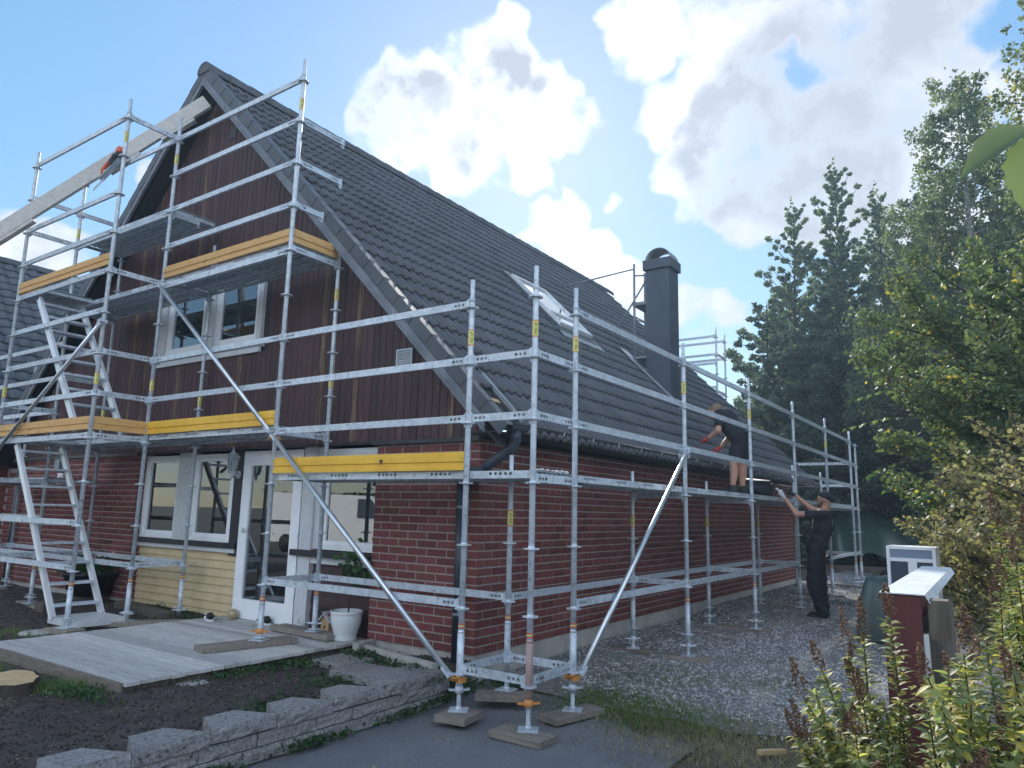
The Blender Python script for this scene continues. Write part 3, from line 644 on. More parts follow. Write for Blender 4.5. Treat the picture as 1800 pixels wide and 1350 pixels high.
# chimney
CX0, CX1, CY0, CY1 = -1.30, -.82, 6.83, 7.27
mb = MB(); mb.box((CX0, CY0, 3.0), (CX1, CY1, 6.03)); mb.box((CX0-.002, CY0-.004, 5.55), (CX1+.004, CY1, 5.553)); ch = part('chimney', mb, M['chimney'], house)
mb = MB(); mb.box((CX0-.04, CY0-.05, 5.98), (CX1+.04, CY1+.05, 6.17)); part('chimney_cap', mb, M['chimney'], ch)
mb = MB(); mb.smooth = True; n = 13; rr = .21; xc = (CX0+CX1)/2
an = [PI*k/(n-1) for k in range(n)]
o_ = [(xc+.26*math.cos(a), 6.17+.24*math.sin(a)) for a in an]; i_ = [(xc+.245*math.cos(a), 6.17+.225*math.sin(a)) for a in an]
vs_ = [(x, CY0+.02, z) for x, z in o_] + [(x, CY1-.02, z) for x, z in o_] + [(x, CY0+.02, z) for x, z in i_] + [(x, CY1-.02, z) for x, z in i_]
mb.add(vs_, [(k, k+1, n+k+1, n+k) for k in range(n-1)] + [(2*n+k+1, 2*n+k, 3*n+k, 3*n+k+1) for k in range(n-1)] + [(k+1, k, 2*n+k, 2*n+k+1) for k in range(n-1)] + [(n+k, n+k+1, 3*n+k+1, 3*n+k) for k in range(n-1)])
part('chimney_cowl', mb, M['steel_dark'], ch)
mb = MB(); mb.prism([(CX0-.30, CY0-.10, 2.63-(CX0-.30)+.035), (CX1+.22, CY0-.10, 2.63-(CX1+.22)+.035), (CX1+.22, CY0+.0, 2.63-(CX1+.22)+.05), (CX0-.30, CY0, 2.63-(CX0-.30)+.05)], (.004, 0, .012)); mb.prism([(CX0-.55, CY0-.02, 2.63-(CX0-.55)+.03), (CX0-.02, CY0-.06, 2.63-CX0+.06), (CX0-.02, CY0+.3, 2.63-CX0+.06), (CX0-.55, CY0+.3, 2.63-(CX0-.55)+.03)], (.0, 0, .012)); part('chimney_flashing', mb, M['lead'], ch)
# sweep's ladder and rail beside the chimney
mb = MB(); lx = -1.62; ly = 7.0
mb.tube([(lx, ly, 4.2), (lx, ly, 6.22)], .024, 8); mb.tube([(lx, ly+.5, 4.2), (lx, ly+.5, 6.18)], .022, 8)
mb.tube([(lx, ly, 6.12), (-3.3, 7.05, 6.03)], .016, 8);
mb.tube([(lx+.33, ly, 5.95), (-1.98, ly-.25, 4.72)], .018, 8); mb.tube([(lx, ly, 5.98), (CX0, ly, 5.94)], .016, 8); mb.tube([(lx, ly, 5.10), (CX0, ly, 4.95)], .016, 8)
for z in (4.55, 4.85, 5.15, 5.45): mb.tube([(lx, ly, z), (lx, ly+.5, z)], .013, 6)
mb.box((lx-.03, ly-.03, 5.36), (CX0-.01, ly+.5, 5.42)); mb.box((lx-.0, ly-.01, 4.30), (CX0-.01, ly+.45, 4.34)); part('chimney_ladder', mb, M['steel_dark'], house)
# upper window
def window(x0, x1, z0, z1, y, names, fw=.06, depth=.08, m='white', mull=None):
    mb = MB(); mb.box((x0, y, z0), (x1, y+depth, z0+fw*1.1)); mb.box((x0, y, z1-fw), (x1, y+depth, z1)); mb.box((x0, y+.001, z0+fw*1.1), (x0+fw, y+depth-.001, z1-fw)); mb.box((x1-fw, y+.001, z0+fw*1.1), (x1, y+depth-.001, z1-fw))
    i = .035  # sash
    mb.box((x0+fw, y+.018, z0+fw*1.1), (x0+fw+i, y+depth-.01, z1-fw)); mb.box((x1-fw-i, y+.018, z0+fw*1.1), (x1-fw, y+depth-.01, z1-fw)); mb.box((x0+fw+i, y+.019, z0+fw*1.1), (x1-fw-i, y+depth-.011, z0+fw*1.1+i)); mb.box((x0+fw+i, y+.019, z1-fw-i), (x1-fw-i, y+depth-.011, z1-fw))
    w = part('window', mb, M[m], house)
    mb = MB(); mb.box((x0+fw+i, y+.040, z0+fw*1.1+i), (x1-fw-i, y+.046, z1-fw-i)); part('pane', mb, M['glass'], w)
    return w
uw = window(-5.80, -4.86, 3.44, 4.40, -.02, ())
uw2 = window(-4.62, -3.66, 3.44, 4.40, -.02, ())
mb = MB(); mb.box((-4.855, -.045, 3.40), (-4.625, .05, 4.44)); mb.box((-5.97, -.05, 3.40), (-5.805, .05, 4.44)); mb.box((-3.655, -.05, 3.40), (-3.56, .05, 4.44)); mb.box((-5.97, -.055, 4.405), (-3.56, .05, 4.52)); part('window_casing', mb, M['greywhite'], house)
mb = MB(); mb.box((-6.0, -.095, 3.345), (-3.52, .0, 3.398)); mb.box((-6.0, -.075, 3.27), (-3.53, -.042, 3.3445)); part('window_sill', mb, M['greywhite'], house)
# ground floor windows in the recess, posts, sidings
YR = .15
w1 = window(-6.16, -5.28, .86, 2.0, YR-.06, ()); w2 = window(-4.95, -4.05, .86, 2.0, YR-.06, ()); w3 = window(-2.36, -1.405, .86, 2.0, YR-.06, ())
for q0, q1 in (((-5.279, YR-.09, .857), (-4.951, YR+.04, 2.03)), ((-6.195, YR-.05, .857), (-6.161, YR+.04, 2.03))): part('window_post', MB().box(q0, q1), M['greywhite'], house)
mb = MB(); mb.box((-4.049, YR-.055, .70), (-3.84, YR+.06, 2.03)); part('corner_post', mb, M['black'], house)
mb = MB(); mb.box((-2.66, YR-.085, -.02), (-2.46, YR+.06, 2.03)); mb.box((-2.459, YR-.05, .86), (-2.361, YR+.06, 2.03)); part('door_post', mb, M['greywhite'], house)
mb = MB(); mb.box((-6.195, YR-.10, .79), (-3.86, YR+.02, .855)); part('window_sill', mb, M['black'], house)
mb = MB(); mb.box((-2.76, YR-.13, .80), (-1.402, YR-.0, .845)); mb.box((-2.76, YR-.132, .775), (-1.402, YR-.12, .8445)); part('window_sill', mb, M['black'], house)
mb = MB(); mb.box((-6.19, YR-.075, .735), (-3.90, YR+.0, .789)); part('siding_trim', mb, M['greywhite'], house)
mb = MB(); mb.box((-2.66+.201, YR-.075, .70), (-1.402, YR+.0, .774)); part('panel_trim', mb, M['greywhite'], house)
sd = part('siding', MB().box((-6.19, YR, -.11), (-3.86, YR+.06, .734)), M['siding'], house)
for k in range(8):
    z = -.09 + k*.103
    link('siding_board', MB().add([(0,-.035,0),(2.31,-.035,0),(2.31,-.014,.101),(0,-.014,.101),(0,-.001,0),(2.31,-.001,0),(2.31,-.001,.101),(0,-.001,.101)], [(0,1,2,3),(4,7,6,5),(0,4,5,1),(3,2,6,7),(0,3,7,4),(1,5,6,2)]).mesh('siding_board', M['siding']), sd, (-6.185, YR, z))
pn = part('panelling', MB().box((-2.459, YR, -.06), (-1.402, YR+.06, .69)), M['panel'], house)
for k in range(5):
    z = -.05 + k*.15
    link('panel_board', MB().add([(0,-.030,0),(1.05,-.030,0),(1.05,-.014,.147),(0,-.014,.147),(0,-.001,0),(1.05,-.001,0),(1.05,-.001,.147),(0,-.001,.147)], [(0,1,2,3),(4,7,6,5),(0,4,5,1),(3,2,6,7),(0,3,7,4),(1,5,6,2)]).mesh('panel_board', M['panel']), pn, (-2.455, YR, z))
mb = MB(); mb.box((-3.84, YR-.03, 2.0), (-2.66, YR+.06, 2.032)); mb.box((-3.84, YR-.02, -.10), (-2.66, YR+.3, -.045)); part('door_frame', mb, M['black'], house)
# the white glazed door, just ajar
dW, dH = 1.10, 2.03; fw = .15
mb = MB(); mb.box((0, -.03, 0), (fw, .03, dH)); mb.box((dW-fw, -.03, 0), (dW, .03, dH)); mb.box((fw, -.029, 0), (dW-fw, .029, .23)); mb.box((fw, -.029, dH-fw-.03), (dW-fw, .029, dH))
def rotz_pts(mb, a, piv, off):
    c, s = math.cos(a), math.sin(a)
    mb.v = [(piv[0] + (x-dW)*c - y*s, piv[1] + (x-dW)*s + y*c, z+off) for x, y, z in mb.v]; return mb
DA, DP = R(1.5), (-2.69, YR-.05)
door = part('door', rotz_pts(mb, DA, DP, -.02), M['white'], house)
mb = MB(); mb.box((fw, -.004, .23), (dW-fw, .004, dH-fw-.03)); part('pane', rotz_pts(mb, DA, DP, -.02), M['glass'], door)
mb = MB(); mb.box((.09, -.06, 1.02), (.115, -.031, 1.08)); mb.box((.09, -.065, 1.04), (.21, -.05, 1.06)); part('door_handle', rotz_pts(mb, DA, DP, -.02), M['steel_bright'], door)
mb = MB()
for z in (.3, 1.0, 1.8): mb.tube([(dW+.005, -.035, z), (dW+.005, -.035, z+.10)], .010, 8)
part('hinge', rotz_pts(mb, DA, DP, -.02), M['white'], door)
# curtains behind the glass
def curtain(x0, x1, z0, z1, y, n=14):
    mb = MB(); mb.smooth = True
    xs = [x0+(x1-x0)*k/n for k in range(n+1)]; ys = [y + .025*math.sin(k*1.9) for k in range(n+1)]
    mb.add([(x, yy, z0) for x, yy in zip(xs, ys)] + [(x, yy, z1) for x, yy in zip(xs, ys)], [(k, k+1, n+2+k, n+1+k) for k in range(n)])
    part('curtain', mb, M['curtain'], house)
curtain(-3.62, -3.30, .1, 1.95, .34); curtain(-2.22, -1.98, .95, 1.95, .34); curtain(-5.98, -5.80, .98, 1.95, .34); curtain(-1.60, -1.50, .95, 1.95, .36, 6); curtain(-5.55, -5.40, .98, 1.95, .36, 8)
mb = MB(); mb.tube([(-3.3, .9, .0), (-3.3, .9, .7)], .2, 12); mb.box((-3.1, .7, .0), (-2.75, 1.1, .8)); part('room_furniture', mb, M['black'], house)
# small fittings on the wall
mb = MB(); mb.box((-1.12, -.066, 2.83), (-.89, -.046, 3.03))
vg = part('vent_grille', mb, M['steel_dark'], house)
mb = MB()
for a in ((-1.12, -1.105, 2.83, 3.03), (-.905, -.89, 2.83, 3.03), (-1.105, -.905, 3.015, 3.03), (-1.105, -.905, 2.83, 2.845)): mb.box((a[0], -.078, a[2]), (a[1], -.0665, a[3]))
for k in range(7): mb.box((-1.104, -.075, 2.853+k*.023), (-.906, -.0668, 2.862+k*.023))
part('grille_slats', mb, M['steel'], vg)
mb = MB(); mb.box((-4.66, -.052, 6.52), (-4.50, -.044, 6.68)); part('vent_grille', mb, M['black'], house)
# faint chalk scrawl on the long brick wall
mb = MB()
cp = lambda u, v_: (.0035, 3.62 + u*.42, .70 + v_*.13)
for st in ([(0,.9),(.05,.05),(.10,.8)], [(.13,.0),(.17,.95)], [(.20,.05),(.24,.9)], [(.28,.75),(.34,.95),(.40,.75),(.30,.05),(.44,.05)], [(.48,.75),(.54,.95),(.60,.75),(.50,.05),(.64,.05)], [(.74,1.3),(.70,.1),(.80,.02),(.84,.3),(.74,.4)], [(.88,.5),(1.0,.35)]):
    mb.tube([cp(*q) for q in st], .0022, 4)
part('chalk_scrawl', mb, M['mortar'], house)
# ---------------------------------------------------------------- scaffold
K = lambda k: .058 + .5*k
scaf = thing('scaffold', 'galvanised steel scaffold with yellow toe boards along gable and long side', 'scaffold', (.87, -.57, -.25))
farscaf = thing('scaffold', 'top of a steel scaffold standing behind the far gable, right of the chimney', 'scaffold', (-2.0, 13.3, -.2))
def perf_bar(L, h, t, holes, mats, ends=True, name='ledger'):
    """hollow flat bar along +x with round or oval holes punched through both sides: holes = (x, z, rx, rz)"""
    mb = MB(); holes = sorted(holes)
    for sy in (-t/2, t/2):
        x = 0.0
        for hx, hz, rx, rz in holes:
            w = rx*1.35
            if hx-w > x: mb.add([(x,sy,-h/2),(hx-w,sy,-h/2),(hx-w,sy,h/2),(x,sy,h/2)], [(0,1,2,3)])
            out = [(hx+w,hz),(hx+w,h/2),(hx,h/2),(hx-w,h/2),(hx-w,hz),(hx-w,-h/2),(hx,-h/2),(hx+w,-h/2)]
            inn = [(hx+rx*math.cos(k*PI/4), hz+rz*math.sin(k*PI/4)) for k in range(8)]
            mb.add([(a, sy, b) for a, b in out] + [(a, sy, b) for a, b in inn], [(k, (k+1)%8, 8+(k+1)%8, 8+k) for k in range(8)])
            x = hx+w
        mb.add([(x,sy,-h/2),(L,sy,-h/2),(L,sy,h/2),(x,sy,h/2)], [(0,1,2,3)])
    mb.add([(0,-t/2,h/2),(L,-t/2,h/2),(L,t/2,h/2),(0,t/2,h/2)], [(0,1,2,3)]); mb.add([(0,-t/2,-h/2),(L,-t/2,-h/2),(L,t/2,-h/2),(0,t/2,-h/2)], [(0,3,2,1)])
    if ends:
        for s, e in ((1, 0.0), (-1, L)):
            mb.add([(e,-t/2,-h/2),(e,t/2,-h/2),(e,t/2,h/2),(e,-t/2,h/2)], [(0,1,2,3)])
            mb.obox((e - s*.006, 0, -.004), (.012, 0, 0), (0, t*.75, 0), (0, 0, h*.62))       # coupling head
            mb.obox((e - s*.012, 0, -.012), (.016, 0, 0), (0, .005, 0), (0, 0, h*.95))        # wedge
    return mb
LEDG = {}
def ledger_mesh(d, h=.062, single=False):
    key = (round(d, 2), h)
    if key not in LEDG:
        L = d - .075; r = .0135
        xs = [.052, .094, .136]
        if d < .5: xs = [.08]
        hs = [(x, 0, r, r) for x in xs] + [(L-x, 0, r, r) for x in xs] if d > .5 else [(.1, 0, r, r)]
        LEDG[key] = perf_bar(L, h, .026, hs, None).mesh('ledger', M['steel'])
    return LEDG[key]
def ledger(p, q, k, root=scaf, name='ledger', dz=.038):
    """between two standards at rosette level k"""
    (x0, y0), (x1, y1) = p, q; d = math.hypot(x1-x0, y1-y0); a = math.atan2(y1-y0, x1-x0)
    me = ledger_mesh(d); z = K(k) + dz
    link(name, me, root, (x0 + .0375*math.cos(a), y0 + .0375*math.sin(a), z), (0, 0, a))
# rosette: flat disc with eight lobes
mb = MB(); n = 32
rad = [.058 + .006*math.cos(8*2*PI*k/n) for k in range(n)]
for z in (-.005, .005): mb.add([(rad[k]*math.cos(2*PI*k/n), rad[k]*math.sin(2*PI*k/n), z) for k in range(n)], [tuple(range(n)) if z > 0 else tuple(range(n-1, -1, -1))])
mb.add([(rad[k]*math.cos(2*PI*k/n), rad[k]*math.sin(2*PI*k/n), z) for z in (-.005, .005) for k in range(n)], [(k, (k+1)%n, n+(k+1)%n, n+k) for k in range(n)])
mb.lathe([(.028, -.018), (.028, .018)], (0, 0, 0), 12)
ROS = mb.mesh('rosette', M['steel'])
JACK = {}
def jack_mesh(h, nutc):
    key = (round(h, 2), nutc)
    if key not in JACK:
        mb = MB(); mb.box((-.075, -.075, 0), (.075, .075, .007)); mb.lathe([(.030, .007), (.022, .03)], n=12)
        prof = []; z = .03
        while z < h: prof += [(.0185, z), (.0165, z+.006)]; z += .012
        mb.lathe(prof, n=12)
        mb.mi = nutc; mb.lathe([(.034, h-.02), (.036, h+.005), (.030, h+.03)], n=12)
        for a in (0.3, 0.3+PI): mb.bar((.03*math.cos(a), .03*math.sin(a), h), (.085*math.cos(a), .085*math.sin(a), h+.005), .03, .014)
        JACK[key] = mb.mesh('base_jack', M['steel'], M['orange'])
    return JACK[key]
# sticker lettering, wrapped on the tube
def text_mesh(txt, size):
    cu = bpy.data.curves.new('lettering', 'FONT'); cu.body = txt; cu.size = size; cu.align_x = 'CENTER'; cu.align_y = 'CENTER'
    ob = bpy.data.objects.new('tmp', cu); COL.objects.link(ob); dg = bpy.context.evaluated_depsgraph_get()
    me = bpy.data.meshes.new_from_object(ob.evaluated_get(dg)); bpy.data.objects.remove(ob); bpy.data.curves.remove(cu)
    me.name = 'lettering'; me.materials.clear(); me.materials.append(M['ink']); return me
PR = .0242
tx = text_mesh('PERI UP', .029)
for v in tx.vertices:
    a, b = v.co.x, v.co.y; th = -b/PR
    v.co = Vector((math.sin(th)*(PR+.0032), -math.cos(th)*(PR+.0032), a))
mb = MB()
for z0, z1, mi in ((-.070, -.062, 1), (-.062, .062, 0), (.062, .070, 1)): mb.mi = mi; mb.lathe([(PR+.0016, z0), (PR+.0016, z1)], n=16, cap=False)
STK = mb.mesh('sticker', M['labelyellow'], M['labelred'])
mb = MB()
for z0, mi in ((-.022, 1), (-.008, 0), (.006, 1)): mb.mi = mi; mb.lathe([(PR+.0022, z0), (PR+.0022, z0+.010)], n=16, cap=False)
BAND = mb.mesh('colour_band', M['labelyellow'], M['labelred'])
def standard(x, y, base, top, k0, k1, stickers=(), band=True, root=scaf, collar=None, nut=0, name='standard'):
    mb = MB(); lo = min(K(k0) - .09, base + .45) if base is not None else K(k0)-.15
    if base is not None: lo = max(base + .13, K(k0) - .16)
    mb.tube([(0, 0, lo), (0, 0, top-.19), (0, 0, top-.17), (0, 0, top)], [PR, PR, .0195, .0195], 14)
    mb.tube([(0, 0, top-.20), (0, 0, top-.16)], [PR+.003, PR+.001], 14)
    for h in (.05, .10): mb.tube([(-.0185, -.007, top-h), (.0, -.0200, top-h)], .005, 6)
    o = part(name, None, None, root, (x, y, 0), mesh=mb.mesh('standard', M['steel']))
    for k in range(k0, k1+1): link('rosette', ROS, o, (x, y, K(k)), (0, 0, .2))
    yaw = math.atan2(CAM.y-y, CAM.x-x) + PI/2
    for z in stickers:
        link('sticker', STK, o, (x, y, z)); link('lettering', tx, o, (x, y, z), (0, 0, yaw + .25))
    if band: link('colour_band', BAND, o, (x, y, K(k0)+.37))
    if base is not None:
        h = max(K(k0) - .12 - base, .08); link('base_jack', jack_mesh(h, nut), o, (x, y, base), (0, 0, random.uniform(0, .6)))
        mb = MB(); mb.tube([(0, 0, K(k0)-.10), (0, 0, K(k0)+.31)], [.0285, .0285], 14); mb.tube([(0, 0, K(k0)+.31), (0, 0, K(k0)+.335)], [.0285, .025], 14)
        link('base_collar', mb.mesh('base_collar', collar or M['steel']), o, (x, y, 0))
    return o
xo, xi, yo, yi, yt = 1.199, .543, -.898, -.242, -1.545
A, B, Rr, I = (xo, yo), (xi, yo), (xo, yi), (xi, yi)
C_, Ci, D, Di = (-1.978, yo), (-1.978, -.21), (-4.50, yo+.02), (-4.50, -.21)
E_, F, G, Gi, H, Hi = (-4.50, yt), (-7.0, yt), (-7.0, yo+.02), (-7.0, -.21), (-9.5, yo+.02), (-9.5, -.21)
RY = [2.285, 4.79, 7.30, 9.83, 12.38]
Ro = [(xo, y) for y in RY]; Ri = [(xi, y) for y in RY]
st1 = K(5)+.235
standard(*A, -.245, 3.32, 0, 6, (st1,), collar=M['rust'], nut=1); standard(*B, -.213, 3.31, 0, 6, (st1,)); standard(*Rr, -.232, 3.31, 0, 6, (st1,)); standard(*I, -.175, 1.84, 0, 2, (K(2)+.22,))
standard(*C_, .030, 6.33, 0, 12, (K(11)+.22,), nut=1); standard(*Ci, .036, 4.34, 0, 8, (K(7)+.18, K(5)+.17))
standard(*D, -.040, 6.42, 0, 12, (K(11)+.24, K(5)+.22)); standard(*Di, -.06, 4.83, 0, 9, (K(5)+.12,))
standard(*E_, -.046, 6.33, 0, 12, (K(11)+.26, K(5)+.20)); standard(*F, -.06, 6.30, 0, 12, (K(5)+.22,)); standard(*G, -.06, 6.34, 0, 12, (K(10)+.22,))
standard(*Gi, -.06, 5.85, 0, 11, (K(5)+.1,)); standard(*H, -.06, 3.9, 0, 7); standard(*Hi, -.06, 3.6, 0, 6, (K(3)+.2,))
bases = [-.165, -.165, -.108, -.108, -.108]
for j in range(5):
    standard(*Ro[j], bases[j], 3.325, 0, 6, (st1,) if j in (0, 1, 3) else ()); standard(*Ri[j], bases[j], 1.84 if j < 3 else 2.4, 0, 2 if j < 3 else 4, (K(2)+.2,))
# corner bay
for p, q in ((B, A), (A, Rr), (I, Rr), (B, I)): ledger(p, q, 0)
for k in (4, 5): ledger(B, A, k); ledger(A, Rr, k)
for k in (4, 5, 6): ledger(C_, B, k)
ledger(C_, B, 1); ledger(Ci, I, 1); ledger(C_, Ci, 1); ledger(C_, Ci, 4); ledger(C_, Ci, 8)
ledger(A, Rr, 3); 
for k in (12, 11, 10, 9, 6, 5): ledger(D, C_, k)
ledger(D, C_, 8, dz=.0); ledger(D, Di, 1); ledger(D, Di, 8); ledger(G, D, 1); ledger(Gi, Di, 1); ledger(G, Gi, 1)
for k in (12, 10, 9, 8, 7, 6, 5, 4, 2, 1): ledger(F, E_, k)
for k in (12, 8, 6, 5, 4): ledger(E_, D, k)
for k in (11, 10, 5, 3, 1): ledger(F, G, k)
for k in (11, 8, 6, 4): ledger(G, Gi, k)
ledger(G, D, 12); ledger(G, D, 10, dz=0); 
for k in (7, 6, 5): ledger(H, G, k)
ledger(H, G, 2); ledger(H, G, 1); ledger(Hi, Gi, 1); ledger(H, Hi, 1); ledger(H, Hi, 3); ledger(H, Hi, 5)
# side rails of the upper gable bay that end free towards the wall
for k, l in ((11, .66), (10, .66), (9, .42)):
    o = link('ledger', ledger_mesh(l), scaf, (C_[0], C_[1]+.0375, K(k)+.038), (0, 0, PI/2))
o = link('ledger', ledger_mesh(.42), scaf, (D[0]+.0, D[1]+.0375, K(10)+.0), (0, 0, PI/2))
# long side
rows = [Rr] + Ro; rin = [I] + Ri
for j in range(5):
    for k in (4, 5, 6): ledger(rows[j], rows[j+1], k)
    if j < 3: ledger(rows[j], rows[j+1], 1)
    if j < 3: ledger(rin[j], rin[j+1], 1)
for j in (1, 2, 3, 5): ledger(rin[j], rows[j], 1)
for j in range(1, 6): ledger(rin[j], rows[j], 3, dz=0)
ledger(rows[4], rows[5], 1)
ledger((-1.3, RY[4]), Ro[4], 4); ledger((-1.3, RY[4]), Ro[4], 5); ledger(rows[4], rows[5], 3)
standard(xo, RY[4]+.66, -.15, 3.1, 0, 6); ledger(Ro[4], (xo, RY[4]+.66), 5); ledger(Ro[4], (xo, RY[4]+.66), 4); ledger(Ro[4], (xo, RY[4]+.66), 3); ledger(Ro[4], (xo, RY[4]+.66), 1)
# decks: steel planks with punched sides
DK = {}
def deck_mesh(L, w):
    key = (round(L, 2), round(w, 2))
    if key in DK: return DK[key]
    h = .062; holes = []
    ng = max(1, int(L/.55)); 
    for g in range(ng):
        c = (g+.5)*L/ng
        for i in range(-2, 3): holes.append((c + i*.050, .008, .0165, .0125))
    mb = perf_bar(L, h, .004, holes, None, ends=False); v0 = list(mb.v)
    mb2 = MB()
    for yy in (0, w): mb2.add([(x, y+yy, z) for x, y, z in v0], mb.f)
    mb2.box((0, .003, h/2-.004), (L, w-.003, h/2)); 
    for i in range(4):
        c = w*(i+.5)/4; mb2.box((.04, c-.018, h/2-.022), (L-.04, c+.018, h/2-.0045))
    for e in (0, L-.03): mb2.box((e, .003, -h/2), (e+.03, w-.003, h/2-.0225))
    DK[key] = mb2.mesh('deck_plank', M['steel']); return DK[key]
def deck(p0, p1, inward, k, wid=.62, off=.03, dz=.070):
    (x0, y0), (x1, y1) = p0, p1; d = math.hypot(x1-x0, y1-y0); a = math.atan2(y1-y0, x1-x0); L = d - .03
    n = Vector((-math.sin(a), math.cos(a), 0))*inward
    for i in range(2):
        w = wid/2 - .006; o_ = off + i*wid/2
        q = Vector((x0, y0, 0)) + n*(o_ if inward > 0 else o_ + w) + Vector((math.cos(a), math.sin(a), 0))*.015
        link('deck_plank', deck_mesh(L, w), scaf, (q.x, q.y, K(k) + dz - .0), (0, 0, a))
deck(C_, (xo, yo), 1, 3)            # runs on across the corner bay
for j in range(5): deck(rows[j], rows[j+1], 1, 3)
deck(D, C_, 1, 8); deck(D, C_, 1, 4); deck(G, D, 1, 8); deck(G, D, 1, 10); deck(G, D, 1, 4); deck(H, G, 1, 3)
deck((F[0], F[1]), (F[0]+.75, F[1]), 1, 8); deck((F[0], F[1]), (F[0]+.75, F[1]), 1, 4)
# toe boards
TB = {}
def toe_mesh(L, m):
    key = (round(L, 2), m)
    if key not in TB:
        pr = [(0,-.078),(-.018,-.078),(-.018,-.052),(-.004,-.046),(-.004,-.012),(-.016,-.004),(-.016,.050),(-.006,.056),(-.006,.078),(.010,.078),(.010,-.078)]
        mb = MB().prism([(0, y, z) for y, z in pr], (L, 0, 0)); mb.mi = 1
        for x in (.02, L-.02): mb.tube([(x, -.0175, .02), (x, -.012, .02)], .006, 6)
        TB[key] = mb.mesh('toe_board', M[m], M['ink'])
    return TB[key]
def toe(p, q, k, m, dz=.185, name='toe_board', off=.03):
    (x0, y0), (x1, y1) = p, q; d = math.hypot(x1-x0, y1-y0); a = math.atan2(y1-y0, x1-x0); n = Vector((-math.sin(a), math.cos(a)))
    return link(name, toe_mesh(d-.04, m), scaf, (x0 + .02*math.cos(a) - n.x*off*0, y0 + .02*math.sin(a) - n.y*.0, K(k) + dz), (0, 0, a))
toe(C_, B, 3, 'yellow'); toe(D, C_, 4, 'yellow'); toe(E_, D, 4, 'tan'); toe(F, E_, 4, 'tan'); toe(D, C_, 8, 'tan'); toe(C_, Ci, 8, 'tan'); toe(F, E_, 8, 'tan'); toe(G, F, 8, 'tan')
mb = MB(); mb.prism([(-.45, yo-.0225, K(3)+.21), (-.405, yo-.0225, K(3)+.21), (-.4275, yo-.0225, K(3)+.165)], (0, -.0015, 0)); o = part('toe_board_emblem', mb, M['ink'], scaf)
# diagonal braces with their couplers
def brace(p, q, r=.024):
    mb = MB(); p, q = Vector(p), Vector(q); mb.tube([p, q], r, 12); o = part('diagonal_brace', mb, M['steel_bright'], scaf)
    mb = MB(); d = (q-p).normalized()
    for e, s in ((p, 1), (q, -1)): part('brace_end', MB().obox(e + d*s*.01, d*.05, d.cross(Vector((0, 0, 1))).normalized()*.028, d.cross(d.cross(Vector((0, 0, 1)))).normalized()*.012), M['steel'], o)
    return o
def coupler(c, m='orange'):
    mb = MB(); c = Vector(c); mb.tube([c - Vector((0, 0, .022)), c + Vector((0, 0, .022))], .036, 10); mb.box((c.x+.02, c.y-.045, c.z-.02), (c.x+.055, c.y+.02, c.z+.02)); mb.box((c.x-.055, c.y-.05, c.z-.012), (c.x-.02, c.y+.01, c.z+.03)); mb.tube([(c.x-.04, c.y-.06, c.z), (c.x+.05, c.y-.06, c.z+.03)], .007, 6)
    part('coupler', mb, M[m], scaf)
brace((-4.45, yt-.055, 3.42), (-6.95, yt-.055, 1.90)); brace((-4.44, yo-.055, 4.05), (-2.02, yo-.06, 2.10)); brace((-1.93, yo-.06, 2.03), (.47, yo-.06, .065)); brace((xo+.055, 2.23, 2.06), (xo+.055, -.19, .06))
coupler((C_[0], C_[1], 2.02)); coupler((B[0]-.0, B[1], .02)); coupler((Rr[0], Rr[1], .02)); coupler((Ro[0][0], Ro[0][1], 2.0), 'steel'); coupler((E_[0], E_[1], 3.44), 'steel')
# plaster rubble lying on the corner deck
rg = np.random.default_rng(3); n = 46
xs = rg.uniform(xo-.07, xo-.005, n); ys = rg.uniform(yo+.05, yi-.05, n)
o = link('debris', blobs('debris', np.stack([xs, ys, np.full(n, K(3)+.115)], 1), rg.uniform(.006, .02, n), M['greywhite'], .6, 6)); o['kind'] = 'stuff'; o['label'] = 'pale mortar crumbs along the edge of the corner scaffold deck'; o['category'] = 'rubble'
# far gable scaffold
P1, P2, P3, P4 = (-2.05, 13.0), (-2.05, 13.7), (-4.6, 13.0), (-4.6, 13.7)
for p, t in ((P1, 6.32), (P2, 6.28), (P3, 6.3), (P4, 6.3)): standard(*p, -.2, t, 0, 12, band=False, root=farscaf)
for k in (12, 11, 9): ledger(P3, P1, k, farscaf); ledger(P4, P2, k, farscaf)
for k in (11, 9): ledger(P1, P2, k, farscaf)
for k in (10.5, 9.2): link('ledger', ledger_mesh(.66), farscaf, (P1[0]-.6, P1[1]-.05, K(k)+.04), (0, 0, 0))
# sole planks under the base plates
def plank(c, L, w, h, rz, label, m='plank', group='sole planks under the scaffold feet', name='sole_plank'):
    mb = MB(); b = .005
    v = [(-L/2,-w/2,0),(L/2,-w/2,0),(L/2,w/2,0),(-L/2,w/2,0),(-L/2,-w/2,h-b),(L/2,-w/2,h-b),(L/2,w/2,h-b),(-L/2,w/2,h-b),(-L/2+b,-w/2+b,h),(L/2-b,-w/2+b,h),(L/2-b,w/2-b,h),(-L/2+b,w/2-b,h)]
    mb.add(v, [(0,3,2,1),(0,1,5,4),(1,2,6,5),(2,3,7,6),(3,0,4,7),(4,5,9,8),(5,6,10,9),(6,7,11,10),(7,4,8,11),(8,9,10,11)])
    return thing(name, label, 'plank', c, group, mb.mesh(name, M[m]), (0, 0, rz))
g_ = lambda x, y: float(gz(x, y))
plank((1.19, -.95, -.300), .46, .23, .052, -.02, 'sole plank under the outermost corner pole, nearest to the camera on the asphalt')
plank((.575, -.94, -.27), .27, .28, .052, .15, 'short square block under the corner pole beside the stone edging')
plank((1.205, -.25, -.285), .56, .20, .05, 1.33, 'sole plank pointing at the camera under the right corner pole, asphalt edge')
